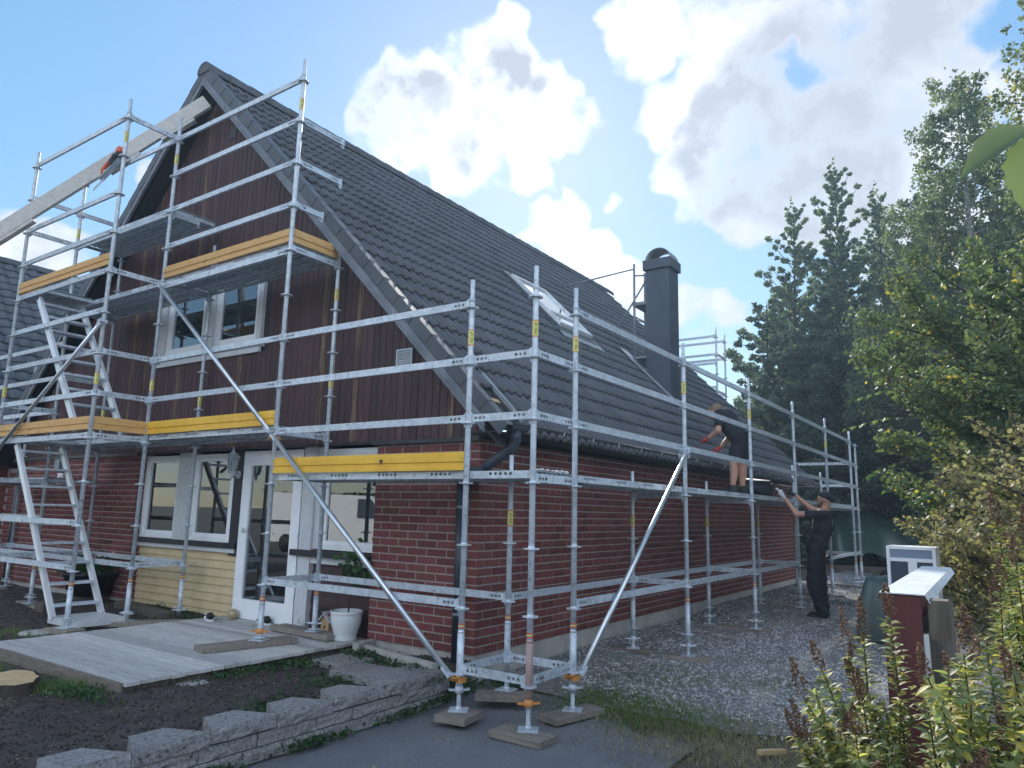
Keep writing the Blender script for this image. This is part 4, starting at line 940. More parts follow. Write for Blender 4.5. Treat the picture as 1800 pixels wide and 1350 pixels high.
plank((.585, -.33, -.228), .48, .2, .05, .55, 'sole plank under the inner corner pole closest to the brick corner')
plank((-2.02, -1.0, -.024), .95, .22, .050, 1.35, 'dark sole plank lying across the front of the wooden deck')
plank((-2.15, -.18, -.018), 1.0, .22, .050, -.06, 'sole plank on the wooden deck in front of the white door')
plank((-4.5, -1.56, -.10), .40, .22, .05, .15, 'thick block under the stair tower pole beside the aluminium step')
plank((-4.25, -.70, -.085), 1.25, .2, .05, .85, 'long sole plank beside the left edge of the wooden deck')
plank((-7.05, -.80, -.115), .85, .2, .05, -.1, 'sole plank on bare soil left of the ladder foot')
plank((-9.5, -.5, -.12), .7, .35, .06, .1, 'stacked sole plank at the far left edge by the brick wall')
plank((-7.0, -.16, -.112), .5, .2, .05, .2, 'sole plank in the shade under the brick wall by the flower tub')
plank((1.19, 2.29, -.222), .52, .2, .055, .1, 'sole plank on gravel under the pole that carries the long side brace')
plank((.55, 2.28, -.222), .5, .2, .055, -.1, 'sole plank at the wall side of the gravel, opposite the braced pole')
plank((.86, 4.82, -.222), 1.05, .2, .055, .12, 'long sole plank across the gravel, second one along the brick wall')
plank((.90, 7.30, -.163), 1.15, .2, .055, .05, 'long sole plank across the gravel just left of the standing man')
plank((.9, 9.83, -.163), 1.0, .2, .055, .05, 'sole plank across the gravel behind the standing man')
plank((.95, 12.5, -.163), 1.1, .2, .055, -.05, 'farthest sole plank on the gravel at the end of the brick wall')
# stair flights
def flight(x0, z0, x1, z1, label):
    root = thing('stair_flight', label, 'stairs', (x0, -1.2, z0), 'aluminium scaffold stair flights')
    d = Vector((x1-x0, 0, z1-z0)).normalized()
    for y in (-1.50, -.95):
        mb = MB(); mb.bar((x0, y, z0), (x1, y, z1), .028, .085, up=(1, 0, 1)); s = part('stringer', mb, M['alu'], root)
        mb = MB()
        for off in (-.036, .036):
            nn_ = Vector((-d.z, 0, d.x))*off; mb.bar(Vector((x0, y, z0))+nn_, Vector((x1, y, z1))+nn_, .042, .012, up=(1, 0, 1))
        part('stringer_flange', mb, M['alu'], s)
    n = 9
    for k in range(n):
        t = (k+.6)/n; p = Vector((x0 + (x1-x0)*t, 0, z0 + (z1-z0)*t))
        mb = MB(); mb.box((p.x-.07, -1.485, p.z-.014), (p.x+.07, -.965, p.z+.014)); part('tread', mb, M['steel'], root)
    return root
f1 = flight(-4.93, .0, -6.50, 2.06, 'lower flight of the aluminium scaffold stair, standing on a slatted foot step')
f2 = flight(-4.94, 2.18, -6.43, 4.03, 'upper flight of the aluminium scaffold stair between the two tan toe boards')
mb = MB(); mb.box((-5.05, -1.50, -.055), (-4.45, -1.475, .02)); mb.box((-5.05, -.945, -.055), (-4.45, -.92, .02)); mb.box((-4.475, -1.475, -.055), (-4.45, -.945, .019)); mb.box((-5.05, -1.475, -.055), (-5.025, -.945, .019))
for k in range(13): mb.box((-5.02+k*.042, -1.474, .0), (-4.998+k*.042, -.946, .018))
part('foot_step', mb, M['alu'], f1)
# ---------------------------------------------------------------- timber beam at the ridge, red tool
p0, p1 = Vector((-4.97, -.26, 7.10)), Vector((-8.6, -3.3, 3.15)); d = (p1-p0).normalized(); sd = d.cross(Vector((0, 0, 1))).normalized(); up = sd.cross(d)
root = thing('timber_beam', 'long pale timber beam sloping from the roof ridge down across the upper scaffold', 'beam', p0)
mb = MB(); mb.bar(p0, p0 + d*2.5, .06, .20); part('beam_plank', mb, M['timber'], root)
mb = MB(); mb.bar(p0 + d*2.503, p1, .06, .197); part('beam_plank', mb, M['timber'], root)
for t, l in ((.30, .55), (1.20, .50), (2.9, .62)):
    mb = MB(); mb.bar(p0 + d*t - up*.12 + sd*.02, p0 + d*(t+l) - up*.12 + sd*.02, .09, .045); part('packing_piece', mb, M['timber'], root)
c = Vector((-5.783, -1.090, 6.004)); ax = Vector((.80, .15, .58)).normalized(); up2 = Vector((-.55, 0, .83)).normalized(); sd2 = ax.cross(up2).normalized()
root = thing('power_saw', 'orange red hand saw hanging on the top of a scaffold pole under the timber beam', 'power tool', c)
mb = MB(); mb.tube([c - ax*.22 - up2*.02, c - ax*.20 + up2*.06, c + ax*.10 + up2*.08, c + ax*.18 + up2*.02], [.022, .026, .028, .03], 8); part('handle', mb, M['red'], root)
mb = MB(); mb.obox(c + ax*.10 - up2*.02, ax*.10, sd2*.05, up2*.055); mb.tube([c + ax*.12 - up2*.02 - sd2*.07, c + ax*.12 - up2*.02 + sd2*.07], .045, 12); part('motor_housing', mb, M['rubber'], root)
mb = MB(); mb.obox(c - ax*.05 - up2*.075, ax*.22, sd2*.04, up2*.006); mb.obox(c - ax*.33 - up2*.11, ax*.12, sd2*.003, up2*.02); part('base_plate', mb, M['steel'], root)
mb = MB(); mb.obox(c + ax*.20 + up2*.05, ax*.035, sd2*.045, up2*.05); part('guard', mb, M['red'], root)
# ---------------------------------------------------------------- wooden deck
root = thing('wooden_deck', 'low silvery grey wooden deck in front of the white door', 'deck', (-2.7, -1.2, -.15))
n = 21; y0, y1 = -2.50, .10; w = (y1-y0)/n
for k in range(n):
    mb = MB(); e0 = random.uniform(0, .02); e1 = random.uniform(0, .025); zt = -.030 + random.uniform(-.002, .002)
    mb.box((-4.02+e0, y0+k*w+.005, zt-.028), (-1.46+e1, y0+(k+1)*w-.005, zt)); part('plank', mb, M['deckwood'], root)
mb = MB(); mb.box((-4.0, y0-.026, -.20), (-1.48, y0-.001, -.034)); part('fascia', mb, M['plank'], root)
for x in (-3.9, -3.1, -2.3, -1.55): mb = MB(); mb.box((x, y0+.002, -.20), (x+.05, y1-.02, -.0605)); part('joist', mb, M['greytimber'], root)
# ---------------------------------------------------------------- stone edging: stacked blocks
root = thing('retaining_wall', 'low stepped wall of split grey stone blocks between the soil bed and the asphalt', 'wall', (.0, -3.0, -.3))
def block(x0, x1, y0, y1, z0, z1, taper, seed):
    """front face towards +x; cap blocks are narrower at the back"""
    rg = np.random.default_rng(seed); nx = 7
    v, f = [], []
    for j, z in enumerate(np.linspace(z0, z1, 4)):
        for i in range(nx):
            t = i/(nx-1); v.append((x1 + rg.uniform(-.009, .006) - (.008 if j == 3 else 0), y0 + (y1-y0)*t, z))
    o_ = len(v)
    for z in (z0, z1): v += [(x0, y0+taper, z), (x0, y1-taper, z)]
    for j in range(3):
        for i in range(nx-1): f.append((j*nx+i, j*nx+i+1, (j+1)*nx+i+1, (j+1)*nx+i))
    top = [3*nx+i for i in range(nx)]; f.append(tuple(top + [o_+3, o_+2])); f.append(tuple(list(range(nx-1,-1,-1)) + [o_, o_+1]))
    f.append((0, nx, 2*nx, 3*nx, o_+2, o_)); f.append((nx-1, o_+1, o_+3, 4*nx-1, 3*nx-1, 2*nx-1)); f.append((o_, o_+2, o_+3, o_+1))
    return MB().add(v, f)
ys = [-4.28, -3.79, -3.295, -2.805, -2.315, -1.83, -1.36]
zt = [-.035, -.034, -.032, -.024, -.030, -.022, -.015]
for i in range(6):
    part('stone_block', block(-.16, .135, ys[i]+.004, ys[i+1]-.004, zt[i]-.085, zt[i], .13 if i else .1, i), M['stone'], root)
part('stone_block', block(-.02, .135, -1.355, -1.11, -.105, -.018, .0, 40), M['stone'], root)
for cidx, (za, zb) in enumerate(((-.205, -.125), (-.295, -.213))):
    y = -4.30 + .22*cidx; i = 0
    while y < -.75 - .1*cidx:
        l = (.49, .34, .60, .42)[(i+cidx) % 4]; part('stone_block', block(-.16, .118+.006*cidx, y+.004, min(y+l, -.55)-.004, za, zb, .02, 60+i+cidx*20), M['stone'], root); y += l; i += 1
part('stone_block', block(-.45, .10, -1.09, -.70, -.122, -.045, .0, 90), M['stone'], root); part('stone_block', block(-.40, .06, -.69, -.42, -.21, -.06, .02, 91), M['stone'], root)
# paving slabs, sleepers
def slab(c, a, b, h, rz, label, m='concrete', name='paving_slab', cat='slab', group='loose paving slabs'):
    mb = MB(); v = [(-a/2,-b/2,0),(a/2,-b/2,0),(a/2,b/2,0),(-a/2,b/2,0),(-a/2,-b/2,h-.006),(a/2,-b/2,h-.006),(a/2,b/2,h-.006),(-a/2,b/2,h-.006),(-a/2+.006,-b/2+.006,h),(a/2-.006,-b/2+.006,h),(a/2-.006,b/2-.006,h),(-a/2+.006,b/2-.006,h)]
    mb.add(v, [(0,3,2,1),(0,1,5,4),(1,2,6,5),(2,3,7,6),(3,0,4,7),(4,5,9,8),(5,6,10,9),(6,7,11,10),(7,4,8,11),(8,9,10,11)])
    thing(name, label, cat, c, group, mb.mesh(name, M[m]), (0, 0, rz))
slab((-1.42, -1.98, -.165), .38, .32, .05, .0, 'pale paving slab half under the right edge of the wooden deck')
slab((-1.08, -.62, -.135), .42, .42, .06, .05, 'exposed pebble paving slab next to the deck corner, left one of two', 'stone')
slab((-.62, -.80, -.135), .42, .42, .06, .05, 'exposed pebble paving slab nearer to the stone wall, right one of two', 'stone')
slab((-.75, -.28, -.12), 1.3, .07, .10, -.22, 'weathered kerb board edging the little bed at the brick pier', 'concrete', 'kerb_board', 'board', 'garden edging boards')
slab((-1.32, -.02, -.12), .07, .55, .12, .2, 'short grey kerb board ending at the white flower pot', 'concrete', 'kerb_board', 'board', 'garden edging boards')
slab((-5.2, -.28, -.13), 1.5, .16, .14, -.12, 'old railway sleeper under the yellow siding', 'greytimber', 'sleeper', 'sleeper', 'garden edging boards')
slab((-6.6, -.50, -.12), .16, 1.0, .13, .25, 'old sleeper lying in front of the black flower tub', 'greytimber', 'sleeper', 'sleeper', 'garden edging boards')
mb = MB(); mb.lathe([(.0, .03), (.15, .03), (.17, .02), (.165, .0)], n=18); thing('stepping_stone', 'round concrete stepping stone on the soil left of the deck', 'slab', (-4.72, -1.75, -.115), None, mb.mesh('stepping_stone', M['concrete']))
# tree stump with sawdust
rg = np.random.default_rng(11); n = 26
rr = [.30*(1 + .10*math.sin(3*a+1) + .06*math.sin(7*a)) for a in [2*PI*k/n for k in range(n)]]
mb = MB(); mb.smooth = True
ring = lambda s, z, w=0: [(rr[k]*s*math.cos(2*PI*k/n), rr[k]*s*math.sin(2*PI*k/n), z + w*math.sin(k*2.1)*.008) for k in range(n)]
mb.add(ring(1.12, -.06) + ring(1.0, .03) + ring(.99, .105, 1), [(j*n+k, j*n+(k+1)%n, (j+1)*n+(k+1)%n, (j+1)*n+k) for j in range(2) for k in range(n)])
st = thing('tree_stump', 'freshly sawn tree stump at the left edge in front of the deck', 'stump', (-2.36, -3.02, -.15))
part('bark', None, None, st, (-2.36, -3.02, -.15), mesh=mb.mesh('bark', M['bark']))
mb = MB(); mb.add(ring(.985, .107, 1) + [(0, 0, .112)], [(k, (k+1)%n, n) for k in range(n)]); part('cut_face', None, None, st, (-2.36, -3.02, -.15), mesh=mb.mesh('cut_face', M['freshwood']))
n = 1300; a = rg.uniform(0, 2*PI, n); q = np.abs(rg.normal(0, .20, n)); sx = -2.05 + q*np.cos(a)*1.0; sy = -3.38 + q*np.sin(a)*.8
o = link('sawdust', blobs('sawdust', np.stack([sx, sy, soilz(sx, sy)+.010], 1), rg.uniform(.003, .008, n), M['chip'], .4, 5)); o['kind'] = 'stuff'; o['label'] = 'orange brown sawdust spread in front of the tree stump'; o['category'] = 'sawdust'
n = 2200; sx, sy = scatter(n, -8, 0, -4.4, -.3, 1.2, 21)
o = link('soil_litter', blobs('soil_litter', np.stack([sx, sy, soilz(sx, sy)+.012], 1), rg.uniform(.003, .009, n), M['drygrass'], .5, 9)); o['kind'] = 'stuff'; o['label'] = 'small pale bits of straw and stones on the soil'; o['category'] = 'litter'
# ---------------------------------------------------------------- lamp, number plate, flower tub, pots
root = thing('wall_lantern', 'pale grey wall lantern between the window and the white glazed door', 'lantern', (-3.88, -.02, 1.8))
mb = MB(); mb.lathe([(.0, .26), (.008, .25), (.012, .21), (.02, .20), (.09, .13), (.095, .12), (.0, .12)], (-3.80, -.12, 1.80), 6); part('lantern_roof', mb, M['steel'], root)
mb = MB()
for k in range(6):
    a = 2*PI*k/6; mb.bar((-3.80+.07*math.cos(a), -.12+.07*math.sin(a), 1.92), (-3.80+.042*math.cos(a), -.12+.042*math.sin(a), 1.74), .01, .01)
mb.lathe([(.045, 1.725), (.048, 1.745), (.0, 1.75)], (-3.80, -.12, 0), 6); mb.lathe([(.0, 1.64), (.012, 1.66), (.015, 1.70), (.03, 1.725)], (-3.80, -.12, 0), 8); part('lantern_cage', mb, M['steel'], root)
mb = MB(); mb.lathe([(.040, 1.75), (.066, 1.92)], (-3.80, -.12, 0), 6, False); part('lantern_glass', mb, M['glass'], root)
mb = MB(); mb.tube([(-3.80, -.12, 1.70), (-3.84, -.06, 1.68), (-3.90, .02, 1.74), (-3.93, .08, 1.72)], .012, 8); mb.tube([(-3.93, .06, 1.72), (-3.93, .092, 1.72)], .05, 12); part('lantern_arm', mb, M['steel'], root)
root = thing('number_plate', 'small white house number plate under a wall light on the left brick wall', 'sign', (-8.55, -.03, 1.62))
mb = MB(); mb.box((-8.62, -.03, 1.60), (-8.46, -.004, 1.78)); part('plate', mb, M['white'], root)
t14 = text_mesh('14', .15); part('lettering', None, None, root, (-8.54, -.0325, 1.69), rot=(R(90), 0, 0), mesh=t14)
mb = MB(); mb.box((-8.63, -.09, 1.82), (-8.47, -.004, 2.0)); part('wall_light', mb, M['steel_dark'], root)
def leaf_quads(n, cen, size, rg, droop=.3, flat=.6):
    """n folded leaves as quads: returns verts, faces"""
    cen = np.asarray(cen); a = rg.uniform(0, 2*PI, n); el = rg.normal(-droop, flat, n)
    d = np.stack([np.cos(a)*np.cos(el), np.sin(a)*np.cos(el), np.sin(el)], 1)
    r = rg.normal(size=(n, 3)); s = np.cross(d, r); s /= np.linalg.norm(s, axis=1)[:, None]+1e-9
    L = (np.asarray(size)*rg.uniform(.7, 1.3, n))[:, None]; W = L*.36
    v = np.stack([cen - d*L/2, cen + s*W, cen + d*L/2, cen - s*W], 1)
    return v.reshape(-1, 3), np.arange(n*4).reshape(n, 4)
def leafy(name, pts, size, m, parent=None, seed=1, droop=.3, flat=.6, kind=None):
    v, f = leaf_quads(len(pts), pts, size, np.random.default_rng(seed), droop, flat)
    return setmat(np_mesh(name, v, f), m)
tub = thing('flower_tub', 'wide black tub with pink flowers by the left brick wall, behind the ladder', 'planter', (-6.75, -.22, -.10))
mb = MB(); mb.lathe([(.0, .10), (.10, .10), (.27, .14), (.36, .40), (.38, .41), (.38, .44), (.34, .44), (.30, .38), (.0, .38)], (-6.75, -.22, -.10), 24); part('tub', mb, M['blacktub'], tub)
mb = MB()
for a in (.5, 2.6, 4.7): mb.tube([(-6.75+.16*math.cos(a), -.22+.16*math.sin(a), -.11), (-6.75+.14*math.cos(a), -.22+.14*math.sin(a), .03)], .018, 6)
part('tub_feet', mb, M['blacktub'], tub)
rg = np.random.default_rng(4); n = 420; pts = np.stack([-6.75+rg.normal(0, .2, n), -.22+rg.normal(0, .16, n), .36+np.abs(rg.normal(0, .10, n))], 1)
part('leaves', None, None, tub, (0, 0, 0), mesh=leafy('leaves', pts, np.full(n, .08), M['weed']))
M['pink'] = mat('pink_petals', (.55,.25,.27), (.65,.42,.40), rough=.7, var=.2)
n = 90; pts = np.stack([-6.75+rg.normal(0, .22, n), -.26+rg.normal(0, .16, n), .44+np.abs(rg.normal(0, .08, n))], 1)
part('flowers', None, None, tub, (0, 0, 0), mesh=leafy('flowers', pts, np.full(n, .055), M['pink'], seed=3))
pot = thing('flower_pot', 'white glazed flower pot with a spindly plant at the brick pier', 'flower pot', (-1.62, -.10, -.03))
mb = MB(); mb.lathe([(.0, .0), (.115, .0), (.125, .02), (.115, .05), (.125, .07), (.155, .17), (.165, .25), (.16, .262), (.168, .272), (.172, .30), (.155, .30), (.145, .26), (.0, .26)], (-1.62, -.10, -.03), 28); part('pot', mb, M['ceramic'], pot)
mb = MB(); mb.tube([(-1.61, -.09, .22), (-1.60, -.07, .45), (-1.63, -.05, .66)], [.008, .007, .005], 6); mb.tube([(-1.63, -.05, .60), (-1.52, -.06, .78)], .005, 5); mb.tube([(-1.63, -.05, .62), (-1.74, -.10, .76)], .005, 5); part('stem', mb, M['bark'], pot)
rg = np.random.default_rng(8); n = 110; pts = np.stack([-1.58+rg.normal(0, .10, n), -.06+rg.normal(0, .06, n), .70+rg.normal(0, .09, n)], 1)
part('leaves', None, None, pot, (0, 0, 0), mesh=leafy('leaves', pts, np.full(n, .085), M['weed'], seed=6, droop=-.5))
root = thing('birdhouse', 'small wooden birdhouse with a red heart on its roof beside the white pot', 'birdhouse', (-1.98, -.02, -.03))
bx, by = -1.98, -.02
mb = MB(); mb.prism([(bx-.06, by-.05, -.03), (bx+.06, by-.05, -.03), (bx+.06, by-.05, .13), (bx, by-.05, .18), (bx-.06, by-.05, .13)], (0, .10, 0)); part('box', mb, M['freshwood'], root)
mb = MB(); mb.obox((bx-.04, by, .165), (.062, 0, .052), (0, .075, 0), (-.004, 0, .005)); mb.obox((bx+.04, by, .165), (.062, 0, -.052), (0, .075, 0), (.004, 0, .005)); part('roof', mb, M['greywhite'], root)
mb = MB(); hp = [(.0,-.03),(.03,.0),(.035,.018),(.02,.03),(.0,.018),(-.02,.03),(-.035,.018),(-.03,0)]; ax_ = Vector((.77, 0, -.64)); ay_ = Vector((0, 1, 0)); c = Vector((bx+.046, by, .172)); mb.prism([c + ay_*(a*1.2) - ax_*b*1.1 for a, b in hp], tuple(Vector((.64, 0, .77))*.003)); part('heart', mb, M['redglove'], root)
mb = MB(); mb.tube([(bx, by-.0505, .06), (bx, by-.049, .06)], .016, 10); part('entrance_hole', mb, M['ink'], root)
root = thing('flower_trellis', 'small black wire crate leaning on the dark panelling behind the birdhouse', 'crate', (-2.2, .03, -.03))
mb = MB()
for z in (-.02, .06, .14, .22): mb.box((-2.30, .06, z), (-2.08, .066, z+.012)); mb.box((-2.30, -.06, z), (-2.08, -.054, z+.012)) if z < .1 else None
for k in range(8): mb.box((-2.30+k*.03, .067, -.03), (-2.292+k*.03, .072, .24))
part('crate_frame', mb, M['blacktub'], root)
root = thing('garden_ornament', 'small white stone swan ornament by the door post', 'ornament', (-2.42, -.02, -.03))
mb = MB(); mb.lathe([(0, 0), (.05, .005), (.06, .03), (.04, .06), (0, .07)], (-2.42, -.02, -.03), 12); mb.tube([(-2.45, -.03, .02), (-2.48, -.03, .07), (-2.47, -.03, .10), (-2.50, -.035, .10)], [.018, .013, .014, .006], 8); part('swan', mb, M['ceramic'], root)
# shoes and a glass ball on the deck
def shoe_mb(c, rz, mb):
    prof = [(-.13,.035,.062,.0),(-.10,.040,.085,.0),(-.04,.040,.075,.0),(.03,.043,.055,0),(.09,.046,.042,0),(.13,.036,.030,0),(.15,.014,.014,0)]
    n = 8; rings = []
    for x, w, h, _ in prof:
        for k in range(n):
            a = 2*PI*k/n; yy = w*math.cos(a); zz = max(h/2 + h/2*math.sin(a)*1.0, 0.0); rings.append((x, yy, zz))
    cs, s = math.cos(rz), math.sin(rz)
    mb.smooth = True; mb.add([(c[0]+x*cs-y*s, c[1]+x*s+y*cs, c[2]+z) for x, y, z in rings], [(i*n+k, i*n+(k+1)%n, (i+1)*n+(k+1)%n, (i+1)*n+k) for i in range(len(prof)-1) for k in range(n)] + [tuple(range(n)), tuple((len(prof)-1)*n+k for k in range(n))]); return mb
for i, (cx_, cy_, rz, lab) in enumerate(((-3.82, -.24, 2.7, 'black sneaker with white stripes standing on the deck below the yellow siding'), (-3.12, .015, 2.9, 'dark shoe on the deck under the lower edge of the white door'))):
    root = thing('shoe', lab, 'shoe', (cx_, cy_, -.03), 'shoes on the deck')
    part('upper', shoe_mb((cx_, cy_, -.012), rz, MB()), M['rubber'], root)
    mb = MB(); cs, s = math.cos(rz), math.sin(rz); f = lambda x, y, z: (cx_+x*cs-y*s, cy_+x*s+y*cs, z)
    mb.smooth = False; mb.prism([f(-.13,-.035,-.03), f(.10,-.042,-.03), f(.15,0,-.03), f(.10,.042,-.03), f(-.13,.035,-.03)], (0, 0, .018)); part('sole', mb, M['white'], root)
    if i == 0:
        mb = MB()
        for k in range(3): q0, q1 = f(-.01+k*.03, .043, -.01), f(.01+k*.03, .030, .035); mb.bar(q0, q1, .008, .008); q0, q1 = f(-.01+k*.03, -.043, -.01), f(.01+k*.03, -.030, .035); mb.bar(q0, q1, .008, .008)
        part('stripes', mb, M['white'], root)
mb = MB(); n = 14
mb.lathe([(.062*math.sin(PI*k/10)+.0005, .062-.062*math.cos(PI*k/10)) for k in range(11)], (0, 0, 0), 16); M['amber'] = mat('amber_glass', (.30,.25,.13), (.42,.36,.2), rough=.15, spec=.8)
thing('glass_ball', 'amber glass ball on the deck next to the black sneaker', 'ornament', (-3.66, -.02, -.03), None, mb.mesh('glass_ball', M['amber']))
mb = MB(); mb.box((-.11, -.02, 0), (.11, .02, .03), rz=.0); thing('wood_offcut', 'short pale wood offcut lying on the gravel at the bottom of the picture', 'wood', (2.75, -.17, -.285), None, mb.mesh('wood_offcut', M['freshwood']), (0, .05, .95))
# ---------------------------------------------------------------- tarpaulin mound, timber kerb, chair
def tarp_mesh():
    nx, ny = 60, 40; u = np.linspace(-1, 1, nx); w = np.linspace(-1, 1, ny); U, W = np.meshgrid(u, w)
    X = U*2.3; Y = W*1.6
    r = np.maximum(np.abs(U), np.abs(W)*.95); h = np.clip(1-r**3.2, 0, 1)
    Z = 1.45*h**.75*(.86 + .14*np.cos(1.4*(U+.35)))*(1-.28*np.clip(U-.15, 0, 1)**1.0)
    fold = np.sin(np.arctan2(W, U+.2)*23 + 5*vnoise(X, Y, .5, 2))*np.clip(r, 0, 1)**1.2*.10
    Z = np.maximum(Z + fold*(.3+h) + .05*vnoise(X, Y, .4, 7), .015)
    sp = 1 + .06*np.sin(np.arctan2(W, U)*11)*(1-h)
    v = np.stack([(X*sp).ravel(), (Y*sp).ravel(), Z.ravel()], 1); i = (np.arange(ny-1)[:, None]*nx + np.arange(nx-1)).ravel()
    return setmat(np_mesh('tarpaulin_mound', v, np.stack([i, i+1, i+nx+1, i+nx], 1), True), M['tarp'])
thing('tarpaulin_mound', 'big heap covered with a dark green tarpaulin behind the end of the scaffold', 'tarpaulin', (-.75, 20.5, -.22), None, tarp_mesh(), (0, 0, .35), (1.25, 1.25, 1.45))
slab((.25, 17.9, -.22), 4.2, .1, .24, .05, 'low grey timber kerb closing the far end of the gravel path', 'greytimber', 'timber_kerb', 'kerb', None)
# folded box / cold frame with panes behind the fence
bx0 = Vector((3.14, 2.85, .66))
root = thing('display_box', 'white framed box with dark blue panels standing behind the red fence post', 'box', (3.35, 2.95, -.22))
mb = MB(); W_ = .44; 
for a in ((0, .03, -.75, .42), (W_-.03, W_, -.75, .42)): mb.box((3.14+a[0], 2.80, .66+a[2]), (3.14+a[1], 3.25, .66+a[3]))
mb.box((3.171, 2.801, 1.05), (3.14+W_-.031, 3.249, 1.079)); mb.box((3.171, 2.802, .93), (3.14+W_-.031, 2.83, .965)); mb.box((3.171, 2.802, .60), (3.14+W_-.031, 2.83, .64)); part('frame', mb, M['white'], root)
mb = MB(); mb.box((3.171, 2.812, .64), (3.14+W_-.031, 2.822, .93)); mb.box((3.171, 2.85, -.05), (3.14+W_-.031, 3.2, .6)); part('panel', mb, M['bluegrey'], root)
mb = MB(); mb.box((3.171, 2.812, .965), (3.14+W_-.031, 2.822, 1.05)); part('sky_blue_strip', mb, mat('grey_blue_strip', (.20,.26,.36), rough=.4), root)
mb = MB(); mb.box((3.33, 2.804, .80), (3.41, 2.811, .95)); part('paper_note', mb, M['white'], root)
def cloth(name, c, a, b, h, seed, m):
    n = 18; u = np.linspace(-1, 1, n); U, W = np.meshgrid(u, u); r = np.maximum(abs(U), abs(W)); Z = h*np.clip(1.25-r**2.2*1.25, 0, 1)**.6 + .04*vnoise(U*9, W*9, 1.3, seed)
    v = np.stack([(U*a*(1+.12*(vnoise(U*5, W*5, 1, seed)-.5))).ravel(), (W*b).ravel(), Z.ravel()], 1); i = (np.arange(n-1)[:, None]*n + np.arange(n-1)).ravel()
    return setmat(np_mesh(name, v, np.stack([i, i+1, i+n+1, i+n], 1), True), m)
thing('covered_barrow', 'small heap under a dark green cover beside the blue panelled box', 'tarpaulin', (2.72, 5.2, -.2), None, cloth('covered_barrow', None, .28, .36, .80, 3, M['tarp']))
root = thing('rubber_tyre', 'dark old tyre and pale sack lying on the gravel below the tarpaulin', 'tyre', (2.02, 11.6, -.19))
mb = MB(); mb.smooth = True; n, m_ = 18, 8
mb.add([(2.02+(.22+.08*math.cos(b))*math.cos(a), 11.6+.08*math.sin(b)-.25*(.22*math.sin(a)), .08+(.22+.08*math.cos(b))*math.sin(a)) for a in [2*PI*k/n for k in range(n)] for b in [2*PI*j/m_ for j in range(m_)]], [(k*m_+j, ((k+1)%n)*m_+j, ((k+1)%n)*m_+(j+1)%m_, k*m_+(j+1)%m_) for k in range(n) for j in range(m_)]); part('tyre', mb, M['rubber'], root)
# ---------------------------------------------------------------- red fence with white cap
fx, fy = 3.90, -2.32; fr = R(1.5)      # runs away from the camera
root = thing('garden_fence', 'dark red end board of a garden fence with a white sheet metal cap', 'fence', (fx, fy, -.3))
def fl(u, v_, z):  # u across, v_ along the fence
    c, s = math.cos(fr), math.sin(fr); return (fx + u*c - v_*s, fy + u*s + v_*c, z)
def fbox(mb, u0, u1, v0, v1, z0, z1, dz=0):
    return mb.add([fl(u0,v0,z0),fl(u1,v0,z0),fl(u1,v1,z0+dz),fl(u0,v1,z0+dz),fl(u0,v0,z1),fl(u1,v0,z1),fl(u1,v1,z1+dz),fl(u0,v1,z1+dz)], [(0,3,2,1),(4,5,6,7),(0,1,5,4),(1,2,6,5),(2,3,7,6),(3,0,4,7)])
part('end_board', fbox(MB(), -.075, .06, -.02, .0, -.32, 1.045), M['redwood'], root)
part('post', fbox(MB(), -.06, .05, .001, .11, -.32, 1.03), M['redwood'], root)
part('edge_strip', fbox(MB(), .0605, .078, -.018, .03, -.32, .90), M['greywhite'], root)
part('corner_block', fbox(MB(), .0805, .15, .0, .10, .88, 1.03), M['greytimber'], root)
mb = MB(); zc = 1.048
fbox(mb, -.085, .075, -.035, 2.1, zc, zc+.004, .0)
mb.add([fl(-.085,-.035,zc),fl(-.085,2.1,zc),fl(-.10,2.1,zc-.03),fl(-.10,-.035,zc-.03)], [(0,1,2,3)]); mb.add([fl(.075,-.035,zc+.002),fl(.075,2.1,zc+.002),fl(.092,2.1,zc-.03),fl(.092,-.035,zc-.03)], [(0,3,2,1)])
part('cap', mb, M['whitemetal'], root)
for k in range(14): part('fence_board', fbox(MB(), -.055, -.035, .12+k*.135, .25+k*.135, -.3, 1.02), M['redwood'], root); part('fence_board', fbox(MB(), .055, .075, .12+k*.135, .25+k*.135, -.3, .88), M['greytimber'], root)
for z in (.25, .75): part('rail', fbox(MB(), -.034, .034, .12, 2.05, z, z+.07), M['greytimber'], root)
# ---------------------------------------------------------------- trees and shrubs
M['leaf_birch'] = leafmat('birch_leaves', (.12,.16,.105), (.165,.20,.13), trans=.5)
M['leaf_aspen'] = leafmat('aspen_leaves', (.125,.17,.13), (.17,.215,.155), trans=.5)
M['leaf_pine'] = leafmat('pine_needles', (.075,.11,.096), (.11,.145,.122), trans=.4, rough=.6)
M['leaf_hazel'] = leafmat('hazel_leaves', (.060,.115,.035), (.105,.165,.055), trans=.5)
M['leaf_bush'] = leafmat('bush_leaves', (.095,.135,.065), (.14,.185,.09), trans=.45)
M['leaf_yellow'] = leafmat('yellowing_leaves', (.35,.27,.05), (.42,.34,.08), trans=.5)
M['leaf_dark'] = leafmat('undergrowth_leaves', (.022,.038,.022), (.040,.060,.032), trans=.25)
M['leaf_spirea'] = leafmat('spirea_leaves', (.15,.20,.09), (.25,.29,.13), trans=.45, var=.35, hue=.03)
M['leaf_spirea_y'] = leafmat('yellow_spirea_leaves', (.40,.37,.10), (.52,.46,.15), trans=.5)
M['leaf_brown'] = leafmat('faded_shrub_leaves', (.17,.165,.095), (.30,.27,.16), trans=.4, var=.4, hue=.03)
M['seedhead'] = mat('brown_seed_heads', (.095,.052,.03), (.19,.11,.065), rough=.95, scale=30, var=.35)
M['twig'] = mat('dark_twigs', (.035,.024,.018), (.06,.043,.032), rough=.9)
